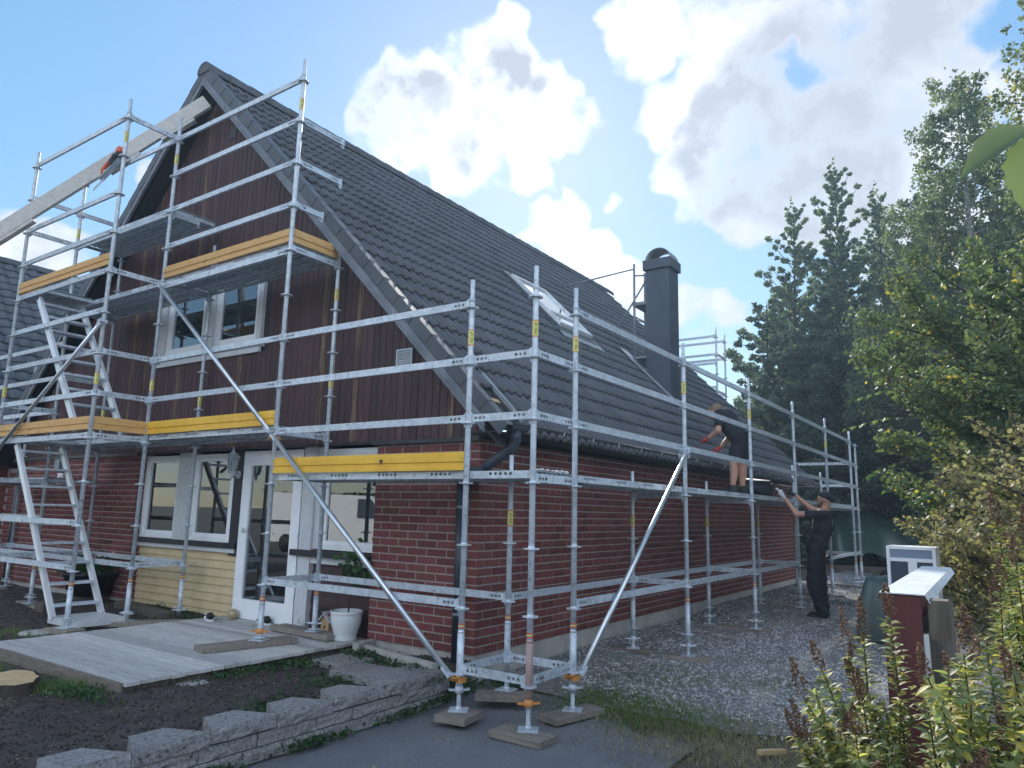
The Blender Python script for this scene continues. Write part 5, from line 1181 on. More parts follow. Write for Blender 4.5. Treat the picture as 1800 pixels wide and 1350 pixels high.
def make_tree(name, label, base, H, spread, nleaf, lsize, lm, bm, kind='round', seed=1, trunk=.14, low=.2, lean=(0, 0), group=None, accent=None, cat='tree'):
    rg = np.random.default_rng(seed); root = thing(name, label, cat, base, group)
    bx, by, bz = base
    mb = MB(); npt = 9; tp = []
    for k in range(npt):
        t = k/(npt-1); tp.append(Vector((bx + lean[0]*t + .10*math.sin(2.3*t*PI+seed), by + lean[1]*t + .10*math.cos(2.9*t*PI+seed), bz - .1 + H*.97*t)))
    mb.tube(tp, [trunk*(1-t/(npt-1)*.92) for t in range(npt)], 8); part('trunk', mb, bm, root)
    limbs = MB(); cl = []; wts = []
    nb = {'birch': 80, 'aspen': 120, 'pine': 100, 'round': 60}[kind]
    for i in range(nb):
        t = low + (1-low)*(i+rg.random())/nb; t = min(t, .985)
        k = t*(npt-1); a = int(k); p = tp[a].lerp(tp[min(a+1, npt-1)], k-a); az = i*2.4 + rg.uniform(-.5, .5)
        if kind == 'aspen': L = spread*.82*(1.04-t)**.62*rg.uniform(.45, 1.15); el = rg.uniform(.55, 1.05)
        elif kind == 'birch': L = spread*(1.08-t)**.60*rg.uniform(.6, 1.1); el = rg.uniform(.25, .8)
        elif kind == 'pine': L = spread*(1.06-t)**.6*rg.uniform(.6, 1.1); el = rg.uniform(-.1, .35)
        else: L = spread*math.sqrt(max(.1, 1-((t-.55)/.55)**2))*rg.uniform(.6, 1.1); el = rg.uniform(.1, .9)
        d = Vector((math.cos(az)*math.cos(el), math.sin(az)*math.cos(el), math.sin(el)))
        q1 = p + d*L*.5; q2 = p + d*L + Vector((0, 0, (-.18 if kind == 'birch' else .04)*L))
        limbs.tube([p, q1, q2], [max(.012, trunk*.30*(1-t*.7)), .016, .006], 5, False)
        m = max(3, int(5*L/spread*2))
        for j in range(m):
            s = .30 + .70*(j+rg.random())/m; c = p.lerp(q1, s*2) if s < .5 else q1.lerp(q2, s*2-1)
            rr = (.27 if kind == 'birch' else .19 if kind == 'aspen' else .28)*(.45+.55*L/spread)*spread/2.6
            rr *= (1-.62*t*t) if kind in ('aspen', 'pine') else (1-.35*t*t)
            cl.append((c.x, c.y, c.z, rr)); wts.append(rr**1.7)
            if kind == 'birch' and rg.random() < .8:
                for u in range(2): cl.append((c.x+rg.normal(0, .15), c.y+rg.normal(0, .15), c.z-.35-.45*u-rg.random()*.25, rr*.6)); wts.append((rr*.6)**1.7)
    if kind in ('aspen', 'birch'):
        for j in range(14): z_ = H*(.90+.125*j/14); cl.append((tp[-1].x+rg.normal(0, .06), tp[-1].y+rg.normal(0, .06), bz+z_, .13*(1.15-j/14))); wts.append((.10*(1.15-j/14))**1.7)
    part('limbs', limbs, bm, root)
    cl = np.array(cl); wts = np.array(wts); wts /= wts.sum(); idx = rg.choice(len(cl), nleaf, p=wts)
    off = rg.normal(0, 1, (nleaf, 3)); off /= np.maximum(np.linalg.norm(off, axis=1)[:, None], 1e-6); off *= (rg.random(nleaf)**.42)[:, None]
    off[:, 2] *= 1.25 if kind == 'birch' else .8
    pts = cl[idx, :3] + off*cl[idx, 3:4]*1.15
    pts = pts[pts[:, 2] > bz + .15]
    flat = .5; droop = .75 if kind == 'birch' else .25
    part('crown', None, None, root, (0, 0, 0), mesh=leafy('crown', pts, np.full(len(pts), lsize), lm, seed=seed+50, droop=droop, flat=flat))
    if accent:
        k = rg.choice(len(pts), int(len(pts)*accent[1])); c0 = pts[k]; c0 = c0[(vnoise(c0[:, 0]*1.0, c0[:, 2], 1.1, seed) > .62)]
        part('yellow_leaves', None, None, root, (0, 0, 0), mesh=leafy('yellow_leaves', c0 + rg.normal(0, .03, c0.shape), np.full(len(c0), lsize*1.05), accent[0], seed=seed+80, droop=droop))
    return root
GT = 'trees at the edge of the wood'
make_tree('aspen_tree', 'slender upright tree with the leftmost thin spire of the wood, right of the chimney', (-2.5, 23.5, -.3), 14.2, 4.6, 52000, .125, M['leaf_aspen'], M['bark'], 'aspen', 1, .16, .12, (.1, 0), GT)
make_tree('aspen_tree', 'tall upright tree with the highest thin spires in the middle of the wood', (-1.0, 24.8, -.3), 16.2, 5.0, 62000, .125, M['leaf_aspen'], M['bark'], 'aspen', 2, .18, .12, (0, 0), GT)
make_tree('aspen_tree', 'upright green tree between the spired trees and the birch', (.35, 26.5, -.3), 15.5, 5.0, 52000, .125, M['leaf_aspen'], M['bark'], 'aspen', 3, .18, .12, (0, 0), GT)
make_tree('aspen_tree', 'dark upright tree half hidden behind the left side of the birch', (1.9, 25.5, -.3), 13.5, 4.8, 46000, .125, M['leaf_aspen'], M['bark'], 'aspen', 4, .17, .12, (0, 0), GT)
make_tree('aspen_tree', 'grey green tree filling the back of the wood behind the leftmost spire', (-3.4, 27.0, -.3), 12.0, 4.2, 42000, .14, M['leaf_aspen'], M['bark'], 'aspen', 21, .16, .1, (0, 0), GT)
make_tree('aspen_tree', 'grey green tree filling the gap between the two tallest spires', (-.1, 30.0, -.3), 15.2, 5.2, 46000, .14, M['leaf_aspen'], M['bark'], 'aspen', 22, .16, .1, (0, 0), GT)
make_tree('aspen_tree', 'grey green tree filling the gap left of the thin birch', (1.7, 29.5, -.3), 14.6, 5.2, 46000, .14, M['leaf_aspen'], M['bark'], 'aspen', 23, .16, .1, (0, 0), GT)
make_tree('aspen_tree', 'grey green tree closing the gap between the wood and the large birch', (3.3, 27.5, -.3), 14.0, 5.4, 46000, .14, M['leaf_aspen'], M['bark'], 'aspen', 24, .16, .1, (0, 0), GT)
make_tree('pine_tree', 'low dark bluish pine whose twigs reach left over the far scaffold', (-2.4, 19.5, -.3), 9.4, 2.9, 56000, .12, M['leaf_pine'], M['bark'], 'pine', 5, .15, .08, (0, 0), GT)
make_tree('pine_tree', 'dense dark bluish pine in front of the spired trees', (-.3, 20.5, -.3), 11.4, 3.3, 60000, .12, M['leaf_pine'], M['bark'], 'pine', 6, .17, .10, (0, 0), GT)
make_tree('pine_tree', 'dense dark pine at the foot of the birch, behind the arching hazel twigs', (1.7, 22.0, -.3), 9.8, 3.0, 56000, .12, M['leaf_pine'], M['bark'], 'pine', 7, .17, .12, (0, 0), GT)
make_tree('birch_tree', 'large weeping birch with a white trunk at the right', (3.95, 17.4, -.3), 14.6, 4.3, 80000, .10, M['leaf_birch'], M['birchbark'], 'birch', 8, .17, .22, (-.35, 0), GT, (M['leaf_yellow'], .10))
make_tree('birch_tree', 'birch cut off by the right edge of the picture', (5.85, 13.0, -.3), 14.6, 3.4, 52000, .095, M['leaf_birch'], M['birchbark'], 'birch', 9, .16, .24, (0, 0), GT, (M['leaf_yellow'], .08))
make_tree('birch_tree', 'thinner birch behind the big one, on its left side', (2.3, 20.2, -.3), 12.6, 3.0, 40000, .10, M['leaf_birch'], M['birchbark'], 'birch', 10, .13, .25, (0, 0), GT)
# bare trunks seen in the dark below the crowns
for i, (x, y, r, lab) in enumerate(((.85, 21.8, .15, 'reddish bare trunk in the dark wood, left of a pair behind the tarpaulin'), (1.62, 22.3, .16, 'reddish bare trunk in the dark wood, right of a pair behind the tarpaulin'), (-.9, 27.5, .15, 'grey trunk deep in the wood behind the standing man'), (.2, 29.0, .14, 'thin trunk deep in the wood above the tarpaulin'))):
    mb = MB(); mb.tube([(x, y, -.4), (x+.06, y, 2.5), (x-.05, y, 5.5), (x+.05, y, 8)], [r, r*.85, r*.75, r*.6], 10); t = thing('bare_tree', lab, 'tree', (x, y, -.3), 'bare trunks in the wood'); part('trunk', mb, M['bark'], t)
    mb = MB()
    for k in range(6): a = k*2.1+i; mb.tube([(x, y, 2.2+k*.9), (x+.7*math.cos(a), y+.7*math.sin(a), 2.35+k*.9)], [.025, .008], 5)
    part('dead_branches', mb, M['bark'], t)
# far wood behind: one mass
rg = np.random.default_rng(77); n = 60000
wx = rg.uniform(-7.5, 16, n); wy = 31 + 7*rg.random(n) + .10*(wx-4)**2*.1; hgt = 8.5 + 3.0*vnoise(wx, wy, 3.2, 4); hgt = np.where(wx < -4, 7*np.clip((wx+8)/4, 0.1, 1), hgt); wz = -.3 + hgt*rg.random(n)
keep = vnoise(wx*1.2, wz*1.2, 1.0, 6) > .22; pts = np.stack([wx, wy, wz], 1)[keep]
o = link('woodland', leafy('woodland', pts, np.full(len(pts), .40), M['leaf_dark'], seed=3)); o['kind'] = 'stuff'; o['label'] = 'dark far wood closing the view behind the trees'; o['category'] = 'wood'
# undergrowth on the far side of the gravel
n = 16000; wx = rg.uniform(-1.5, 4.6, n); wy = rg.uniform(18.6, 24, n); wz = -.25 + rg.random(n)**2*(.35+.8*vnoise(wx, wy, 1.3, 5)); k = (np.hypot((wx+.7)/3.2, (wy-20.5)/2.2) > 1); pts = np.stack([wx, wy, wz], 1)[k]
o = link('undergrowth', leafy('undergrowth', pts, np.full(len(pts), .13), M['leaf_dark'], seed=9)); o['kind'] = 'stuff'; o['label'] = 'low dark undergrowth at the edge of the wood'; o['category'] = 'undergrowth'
# big bushes on the right
make_tree('hazel_bush', 'tall leafy green bush right of the gravel path', (4.25, 7.6, -.3), 5.2, 2.6, 42000, .075, M['leaf_bush'], M['bark'], 'round', 12, .06, .08, (0, 0), 'bushes right of the gravel path', (M['leaf_yellow'], .05), 'bush')
make_tree('hazel_bush', 'leafy bush at the right edge, in front of the tall one', (5.0, 5.4, -.3), 4.5, 2.0, 28000, .07, M['leaf_bush'], M['bark'], 'round', 13, .06, .08, (0, 0), 'bushes right of the gravel path', (M['leaf_yellow'], .06), 'bush')
make_tree('faded_bush', 'thin brownish bush with small faded leaves behind the red fence', (4.40, 3.9, -.3), 2.55, 1.35, 15000, .055, M['leaf_brown'], M['twig'], 'round', 14, .03, .05, (0, 0), 'faded bushes behind the fence', (M['leaf_yellow'], .06), 'bush')
make_tree('faded_bush', 'grey green bush with small leaves left of the brownish one, above the blue box', (3.95, 6.2, -.3), 2.15, 1.25, 12000, .055, M['leaf_brown'], M['twig'], 'round', 15, .03, .05, (0, 0), 'faded bushes behind the fence', None, 'bush')
make_tree('faded_bush', 'brown twiggy bush at the right edge of the picture above the spirea', (4.75, 2.0, -.3), 2.3, 1.1, 14000, .05, M['leaf_brown'], M['twig'], 'round', 16, .03, .05, (0, 0), 'faded bushes behind the fence', (M['leaf_yellow'], .10), 'bush')
# leaf shapes for close plants
def leaf_mesh(L, W, m, fold=.25, curl=.18, name='leaf', teeth=False):
    n = 6 if not teeth else 12; l, r_, c = [], [], []
    for k in range(n+1):
        t = k/n; w = W*math.sin(PI*min(1, t**.8))*(1 if not teeth or k % 2 else .86); z = -curl*L*t*t
        c.append((L*t, 0, z)); l.append((L*t, w/2, z+fold*w/2)); r_.append((L*t, -w/2, z+fold*w/2))
    v = c + l + r_; m1 = n+1; f = [(k, k+1, m1+k+1, m1+k) for k in range(n)] + [(k+1, k, 2*m1+k, 2*m1+k+1) for k in range(n)]
    me = bpy.data.meshes.new(name); me.from_pydata(v, [], f); me.polygons.foreach_set('use_smooth', [True]*len(f)); me.materials.append(m); me.update(); return me
def orient(d, up=Vector((0, 0, 1)), roll=0):
    d = Vector(d).normalized(); s = up.cross(d)
    if s.length < 1e-3: s = Vector((0, 1, 0))
    s.normalize(); u = d.cross(s); Rm = Matrix((d, s, u)).transposed(); return (Rm @ Matrix.Rotation(roll, 3, 'X')).to_euler()
def join_leaves(name, items, mesh):
    tv = np.array([tuple(q.co) for q in mesh.vertices]); fs = np.array([tuple(p.vertices) for p in mesh.polygons]); V = []; 
    for loc, eul, s in items: V.append((np.array(eul.to_matrix()) @ (tv*s).T).T + np.array(loc))
    v = np.concatenate(V); f = (fs[None] + (np.arange(len(items))*len(tv))[:, None, None]).reshape(-1, fs.shape[1])
    return setmat(np_mesh(name, v, f, True), mesh.materials[0])
# hazel twigs that arch out to the left
HZ = leaf_mesh(.10, .062, M['leaf_hazel'])
def hazel_twig(root, pts, n, seed):
    rg = random.Random(seed); P = [Vector(p) for p in pts]; mb = MB(); mb.tube(P, [.010, .007, .004, .002][:len(P)] if len(P) == 4 else [.008]*len(P), 6); part('twig', mb, M['twig'], root)
    for k in range(n):
        t = (k+.5)/n*(len(P)-1)*.999; a = int(t); p = P[a].lerp(P[a+1], t-a); ax = (P[a+1]-P[a]).normalized(); sd = ax.cross(Vector((0, 0, 1))).normalized()*(1 if k % 2 else -1)
        d = ax*.75 + sd*.75 + Vector((0, 0, rg.uniform(-.5, -.1))); link('leaf', HZ, root, p, orient(d, roll=rg.uniform(-.4, .4)), (rg.uniform(.7, 1.15),)*3)
root = thing('hazel_branches', 'hazel twigs with rows of bright leaves arching left in front of the dark pines', 'branches', (3.9, 5.5, 1.5))
for i, pts in enumerate(([(3.95,5.6,2.9),(3.55,5.1,3.25),(3.15,4.8,3.35),(2.80,4.6,3.20)], [(3.95,5.6,2.6),(3.5,5.0,2.95),(3.0,4.7,3.0),(2.6,4.5,2.86)], [(3.95,5.5,2.5),(3.5,5.0,2.66),(2.95,4.6,2.62),(2.52,4.4,2.48)], [(3.9,5.4,2.2),(3.45,4.9,2.2),(3.0,4.6,2.02),(2.72,4.4,1.84)], [(4.0,5.3,2.0),(3.6,4.8,2.02),(3.25,4.5,1.9),(2.95,4.3,1.68)], [(4.0,5.6,3.1),(3.7,5.2,3.55),(3.4,4.9,3.75),(3.15,4.7,3.70)], [(4.1,4.5,1.6),(3.8,4.0,1.72),(3.5,3.7,1.66),(3.28,3.5,1.52)])):
    hazel_twig(root, pts, 22, i)
# overhanging big leaves close to the lens
M['leaf_big'] = leafmat('pale_green_leaf', (.105,.155,.095), (.16,.21,.125), trans=.4, var=.12, hue=.01)
BIG = leaf_mesh(.085, .060, M['leaf_big'], .35, .40, 'leaf', True)
root = thing('overhanging_twig', 'large green serrated leaves hanging into the picture at the upper right edge', 'leaves', (4.36, -5.0, 1.66))
mb = MB(); mb.tube([(4.60, -4.95, 1.70), (4.45, -4.99, 1.675), (4.345, -5.0, 1.658)], [.003, .002, .0015], 6); part('twig', mb, M['twig'], root)
link('leaf', BIG, root, (4.345, -5.00, 1.658), orient((-.80, -.30, -.28), Vector((.3, -.8, .5)), roll=.25), (.70,)*3); link('leaf', BIG, root, (4.350, -5.00, 1.655), orient((-.12, -.05, -1.0), Vector((.3, -1, 0)), roll=.3), (.86,)*3); link('leaf', BIG, root, (4.39, -5.0, 1.67), orient((.1, .0, -1.0), Vector((.3, -1, 0)), roll=-.3), (.8,)*3)
# spirea in front: stems, leaves, seed spikes
SP = leaf_mesh(.057, .024, M['leaf_spirea'], .25, .22); SPY = leaf_mesh(.054, .022, M['leaf_spirea_y'], .25, .25)
def spike_mesh(seed, L=.13):
    rg = np.random.default_rng(seed); n = 130; t = rg.random(n)**.8; a = rg.uniform(0, 2*PI, n); r = .024*(1-t)**.8*rg.uniform(.4, 1.15, n)+.002
    return blobs('seed_spike', np.stack([t*L, r*np.cos(a), r*np.sin(a)], 1), rg.uniform(.0028, .0055, n), M['seedhead'], 1.0, seed)
SPK = [spike_mesh(s, l) for s, l in ((1, .12), (2, .15), (3, .10), (4, .13))]
def spirea(label, base, stems, seed, nobj):
    rg = random.Random(seed); root = thing('spirea_bush', label, 'bush', base, 'spirea bushes by the red fence')
    sm = MB(); green, yel, spikes = [], [], []
    for dx, dy, tx_, ty, tz, sp in stems:
        p0 = Vector((base[0]+dx, base[1]+dy, base[2])); p3 = Vector((base[0]+tx_, base[1]+ty, tz)); p1 = p0.lerp(p3, .4) + Vector((rg.uniform(-.05, .05), rg.uniform(-.05, .05), .12)); p2 = p0.lerp(p3, .75) + Vector((rg.uniform(-.03, .03), rg.uniform(-.03, .03), .08))
        P = [p0, p1, p2, p3]; sm.tube(P, [.0055, .0045, .0035, .002], 6)
        n = int((p3-p0).length/.0095)
        for k in range(n):
            t = .22 + .76*k/n; u = t*3; a = min(int(u), 2); p = P[a].lerp(P[a+1], u-a); ax = (P[a+1]-P[a]).normalized(); az = k*2.4
            sd = (ax.orthogonal().normalized()*math.cos(az) + ax.cross(ax.orthogonal().normalized())*math.sin(az))
            d = sd*1.0 + ax*rg.uniform(.2, .8) + Vector((0, 0, rg.uniform(-.25, .1))); s = rg.uniform(.65, 1.15)*(1.1-.35*t)
            (yel if rg.random() < .20+.15*t else green).append((p, orient(d, roll=rg.uniform(-.6, .6)), s))
            if rg.random() < .12:
                for j in range(4):
                    d2 = d.normalized()*.6 + Vector((rg.uniform(-1, 1), rg.uniform(-1, 1), rg.uniform(-.4, .6))); (yel if rg.random() < .4 else green).append((p + d.normalized()*.03, orient(d2), s*.8))
        if sp:
            spikes.append((p3, (p3-p2).normalized(), rg.uniform(.85, 1.2)))
            for j in range(rg.randint(0, 3)): spikes.append((p3 - (p3-p2)*.10, ((p3-p2).normalized() + Vector((rg.uniform(-.7, .7), rg.uniform(-.7, .7), .1))).normalized(), rg.uniform(.35, .55)))
    part('stems', sm, M['twig'], root)
    for p, d, s in spikes: link('seed_spike', SPK[rg.randint(0, 3)], root, p, orient(d), (s, s*1.05, s*1.05))
    for lst, me in ((green, SP), (yel, SPY)):
        lst.sort(key=lambda q: (Vector(q[0])-CAM).length); k = nobj if me is SP else nobj//3
        for loc, eul, s in lst[:k]: link('leaf', me, root, loc, eul, (s,)*3)
        if lst[k:]:
            o = link('leaves', join_leaves('leaves', lst[k:], me), root, (0, 0, 0)); o['kind'] = 'stuff'
def stemset(n, rx, ry, tops, seed):
    rg = random.Random(seed); out = []
    for k in range(n):
        x0, x1, y0, y1, z0, z1 = tops; out.append((rg.uniform(-rx, rx), rg.uniform(-ry, ry), rg.uniform(x0, x1), rg.uniform(y0, y1), rg.uniform(z0, z1), rg.random() < .34))
    return out
spirea('yellow green spirea bush with brown seed spikes left of the red fence board', (3.86, -2.72, -.3), [(.0,.1,-.20,.0,.80,1),(-.02,.0,-.235,-.10,.70,1),(-.05,0,-.245,-.2,.60,1),(.0,.1,-.10,.0,.86,1),(.03,.1,-.06,.05,.93,1),(.02,0,.03,.05,1.00,1),(0,0,-.13,-.25,.62,0),(-.05,-.1,-.17,-.40,.44,1),(0,-.1,-.08,-.45,.40,0),(.05,0,.05,-.3,.60,0),(.0,0,-.04,-.15,.74,1),(.05,-.1,.10,-.45,.45,0),(-.02,0,-.12,-.05,.70,0),(-.05,0,-.2,-.3,.50,0)] + stemset(34, .20, .25, (-.22, .10, -.5, .05, .25, .78), 3), 1, 150)
spirea('spirea bush with many brown seed spikes in the bottom right corner', (4.20, -3.25, -.3), stemset(56, .2, .3, (-.16, .22, -.45, .5, .42, .98), 5), 2, 120)
spirea('tall spirea bush rising right of the white fence cap', (4.38, -2.0, -.3), [(0,0,-.16,.1,1.34,1),(0,0,-.05,.0,1.26,1),(.05,0,.06,.1,1.30,1),(-.05,0,-.10,-.2,1.20,1),(.1,0,.16,.0,1.24,1)] + stemset(52, .24, .45, (-.18, .30, -.6, .7, .65, 1.22), 6), 3, 60)
# ---------------------------------------------------------------- grass and weeds
def blades(name, pts, h, m, seed, lean=.5):
    rg = np.random.default_rng(seed); n = len(pts); a = rg.uniform(0, 2*PI, n); hh = h*rg.uniform(.5, 1.3, n); w = .0028*(1+hh*6)
    dx, dy = np.cos(a), np.sin(a); l = rg.uniform(.1, lean, n)*hh; az = rg.uniform(0, 2*PI, n)
    p = np.asarray(pts); b0 = p + np.stack([-dx*w, -dy*w, 0*w], 1); b1 = p + np.stack([dx*w, dy*w, 0*w], 1); tp = p + np.stack([np.cos(az)*l, np.sin(az)*l, hh], 1)
    return setmat(np_mesh(name, np.stack([b0, b1, tp], 1).reshape(-1, 3), np.arange(n*3).reshape(n, 3)), m)
def patch(n, c, rx, ry, zf, seed): 
    rg = np.random.default_rng(seed); x = c[0] + rg.normal(0, rx/2, n); y = c[1] + rg.normal(0, ry/2, n); return np.stack([x, y, zf(x, y)+.004], 1)
gp = np.concatenate([patch(5200, (1.72, .25), .75, .5, gz, 1), patch(1500, (1.15, .35), .5, .5, gz, 2), patch(900, (2.2, 1.6), .7, .5, gz, 4), patch(900, (1.35, 1.4), .7, .6, gz, 5), patch(500, (1.9, 2.6), .5, .4, gz, 6), patch(600, (.9, 1.1), .5, .5, gz, 13)])
o = link('grass_patch', blades('grass_patch', gp, .045, M['grass'], 1)); o['kind'] = 'stuff'; o['label'] = 'short green grass at the edge of the asphalt and gravel'; o['category'] = 'grass'
gp = np.concatenate([patch(5200, (2.3, .0), 1.1, .75, gz, 7), patch(2200, (2.75, -.55), .9, .6, gz, 8), patch(700, (2.5, 2.0), .9, .5, gz, 9)])
o = link('dry_grass', blades('dry_grass', gp, .035, M['drygrass'], 2, 1.2)); o['kind'] = 'stuff'; o['label'] = 'dry yellowish grass between the asphalt and the pebbles'; o['category'] = 'grass'
wp = np.concatenate([patch(260, c, rx, ry, lambda x, y: soilz(np.minimum(x, .05), y)+.03*np.random.default_rng(3).random(len(x)), 20+i) for i, (c, rx, ry) in enumerate((((-1.35, -.95), .35, .2), ((-1.0, -.35), .35, .2), ((-.35, -.45), .45, .22), ((-.15, -.75), .3, .2), ((-1.35, -1.5), .2, .5), ((-.45, -1.25), .5, .25), ((-4.4, -.25), .9, .18), ((-5.2, -.15), .8, .15), ((-.25, -2.0), .2, .3), ((-1.7, -2.75), .4, .12))) ])
o = link('weeds', leafy('weeds', wp + np.array([0, 0, .02]), np.full(len(wp), .036), M['weed'], seed=30, droop=-.3)); o['kind'] = 'stuff'; o['label'] = 'low green weeds around the paving slabs and the deck edge'; o['category'] = 'weeds'
fp = np.concatenate([patch(150, c, rx, ry, lambda x, y: gz(x, y)+.015+.05*np.random.default_rng(4).random(len(x)), 40+i) for i, (c, rx, ry) in enumerate((((.15, -1.05), .10, .35), ((.14, -.55), .10, .3), ((.17, -2.0), .06, .3), ((.17, -2.9), .06, .3), ((.16, -3.4), .06, .3), ((.3, .1), .2, .2), ((.05, -.2), .15, .2)))])
o = link('wall_foot_weeds', leafy('wall_foot_weeds', fp, np.full(len(fp), .038), M['weed'], seed=31, droop=-.4)); o['kind'] = 'stuff'; o['label'] = 'weeds growing at the foot of the stone wall along the asphalt'; o['category'] = 'weeds'
gp = np.concatenate([patch(700, (-2.0, -2.72), .5, .16, soilz, 51), patch(250, (-3.4, -2.75), .7, .16, soilz, 52), patch(200, (-4.8, -1.9), .6, .2, soilz, 53)])
o = link('deck_edge_grass', blades('deck_edge_grass', gp, .07, M['grass'], 5, .9)); o['kind'] = 'stuff'; o['label'] = 'grass tufts in front of the deck fascia'; o['category'] = 'grass'
n = 240; lx, ly = scatter(n, -.1, 3.4, -3.6, 2.5, 1.0, 61); lv, lf = leaf_quads(n, np.stack([lx, ly, gz(lx, ly)+.016], 1), np.full(n, .022), np.random.default_rng(62), 0, .15)
o = link('fallen_leaves', setmat(np_mesh('fallen_leaves', lv, lf), mat('fallen_leaf', (.05,.035,.022), (.30,.24,.13), rough=.9, scale=3, var=.4))); o['kind'] = 'stuff'; o['label'] = 'small fallen leaves and flakes scattered on the asphalt'; o['category'] = 'litter'
# ---------------------------------------------------------------- people: blended distance fields meshed with surface nets
def caps(P, a, b, ra, rb):
    a = np.array(a, float); b = np.array(b, float); ab = b-a; t = np.clip(((P-a)@ab)/(ab@ab+1e-12), 0, 1)
    return np.linalg.norm(P - a - t[..., None]*ab, axis=-1) - (ra + (rb-ra)*t)
def ell(P, c, r, ax=None):
    q = P - np.array(c, float)
    if ax is not None: q = q @ np.array(ax, float).T
    q = q/np.array(r, float); l = np.linalg.norm(q, axis=-1); return (l-1)*min(r)
def smin(ds, k):
    d = ds[0]
    for e in ds[1:]:
        h = np.clip(.5+.5*(e-d)/k, 0, 1); d = e*(1-h)+d*h-k*h*(1-h)
    return d
def surfnet(fn, lo, hi, h):
    lo = np.array(lo, float); n = np.ceil((np.array(hi)-lo)/h).astype(int)+1
    g = np.stack(np.meshgrid(*[lo[i]+h*np.arange(n[i]) for i in range(3)], indexing='ij'), -1)
    D = fn(g); S = D < 0
    cnt = np.zeros(np.array(n)-1); acc = np.zeros((*(np.array(n)-1), 3))
    cor = [(i, j, k) for i in (0, 1) for j in (0, 1) for k in (0, 1)]
    sl = lambda c: tuple(slice(c[i], n[i]-1+c[i]) for i in range(3))
    for a in cor:
        for ax in range(3):
            if a[ax]: continue
            b = list(a); b[ax] = 1; da, db = D[sl(a)], D[sl(b)]; m = (da < 0) != (db < 0); t = np.where(m, da/(da-db+1e-20), 0)
            p = np.array(a, float); acc += m[..., None]*p; acc[..., ax] += m*t; cnt += m
    act = cnt > 0; idx = -np.ones(act.shape, int); idx[act] = np.arange(act.sum())
    cells = np.argwhere(act); V = lo + h*(cells + acc[act]/cnt[act][:, None])
    F = []
    for ax in range(3):
        u, v = (ax+1) % 3, (ax+2) % 3
        s0 = [slice(None)]*3; s1 = [slice(None)]*3; s0[ax] = slice(0, n[ax]-1); s1[ax] = slice(1, n[ax])
        e = np.argwhere(S[tuple(s0)] != S[tuple(s1)])
        e = e[(e[:, u] > 0) & (e[:, v] > 0) & (e[:, u] < n[u]-1) & (e[:, v] < n[v]-1)]
        if not len(e): continue
        def cell(du, dv): q = e.copy(); q[:, u] -= du; q[:, v] -= dv; return idx[tuple(q.T)]
        f = np.stack([cell(1, 1), cell(0, 1), cell(0, 0), cell(1, 0)], 1); flip = ~S[tuple(s0)][tuple(e.T)]; f[flip] = f[flip][:, ::-1]; F.append(f)
    F = np.concatenate(F); return V, F[(F >= 0).all(1)]
def sdf_part(name, fn, lo, hi, h, m, root):
    v, f = surfnet(fn, lo, hi, h); return part(name, None, None, root, (0, 0, 0), mesh=setmat(np_mesh(name, v, f, True), m))
def limb(P, pts, rs, k=.03): return smin([caps(P, pts[i], pts[i+1], rs[i], rs[i+1]) for i in range(len(pts)-1)], k)
def hand_sdf(P, wr, palm, tips, thumb, s=1.0):
    ds = [caps(P, wr, palm, .026*s, .036*s)]
    pa = np.array(palm)
    for t in tips:
        t = np.array(t); mid = pa*.45 + t*.55 + np.array((0, 0, .008)); ds.append(smin([caps(P, pa*.8+t*.2, mid, .0135*s, .0115*s), caps(P, mid, t, .0115*s, .009*s)], .006))
    w = np.array(wr); th = np.array(thumb); ds.append(caps(P, w*.5+pa*.5, th, .0145*s, .011*s))
    return smin(ds, .010)
# ---- the man standing on the gravel, passing tiles up
man = thing('person', 'man in black clothes and cap standing on gravel, reaching up with tiles', 'person', (1.66, 6.5, -.17))
y0 = 6.5; zg = -.155
hd = np.array((1.815, y0, 1.625)); 
sh = {s: np.array((1.79, y0+s*.19, 1.415)) for s in (-1, 1)}
el_ = {-1: np.array((1.445, y0-.24, 1.395)), 1: np.array((1.56, y0+.20, 1.50))}
wr_ = {-1: np.array((1.265, y0-.20, 1.645)), 1: np.array((1.34, y0+.16, 1.70))}
pm_ = {-1: np.array((1.205, y0-.19, 1.725)), 1: np.array((1.265, y0+.14, 1.735))}
hip = {s: np.array((1.655, y0+s*.095, .83)) for s in (-1, 1)}; kn = {-1: np.array((1.625, y0-.11, .395)), 1: np.array((1.66, y0+.11, .40))}; an_ = {-1: np.array((1.725, y0-.12, -.07)), 1: np.array((1.70, y0+.12, -.07))}
ax_head = np.array(Matrix.Rotation(R(-16), 3, 'Y'))
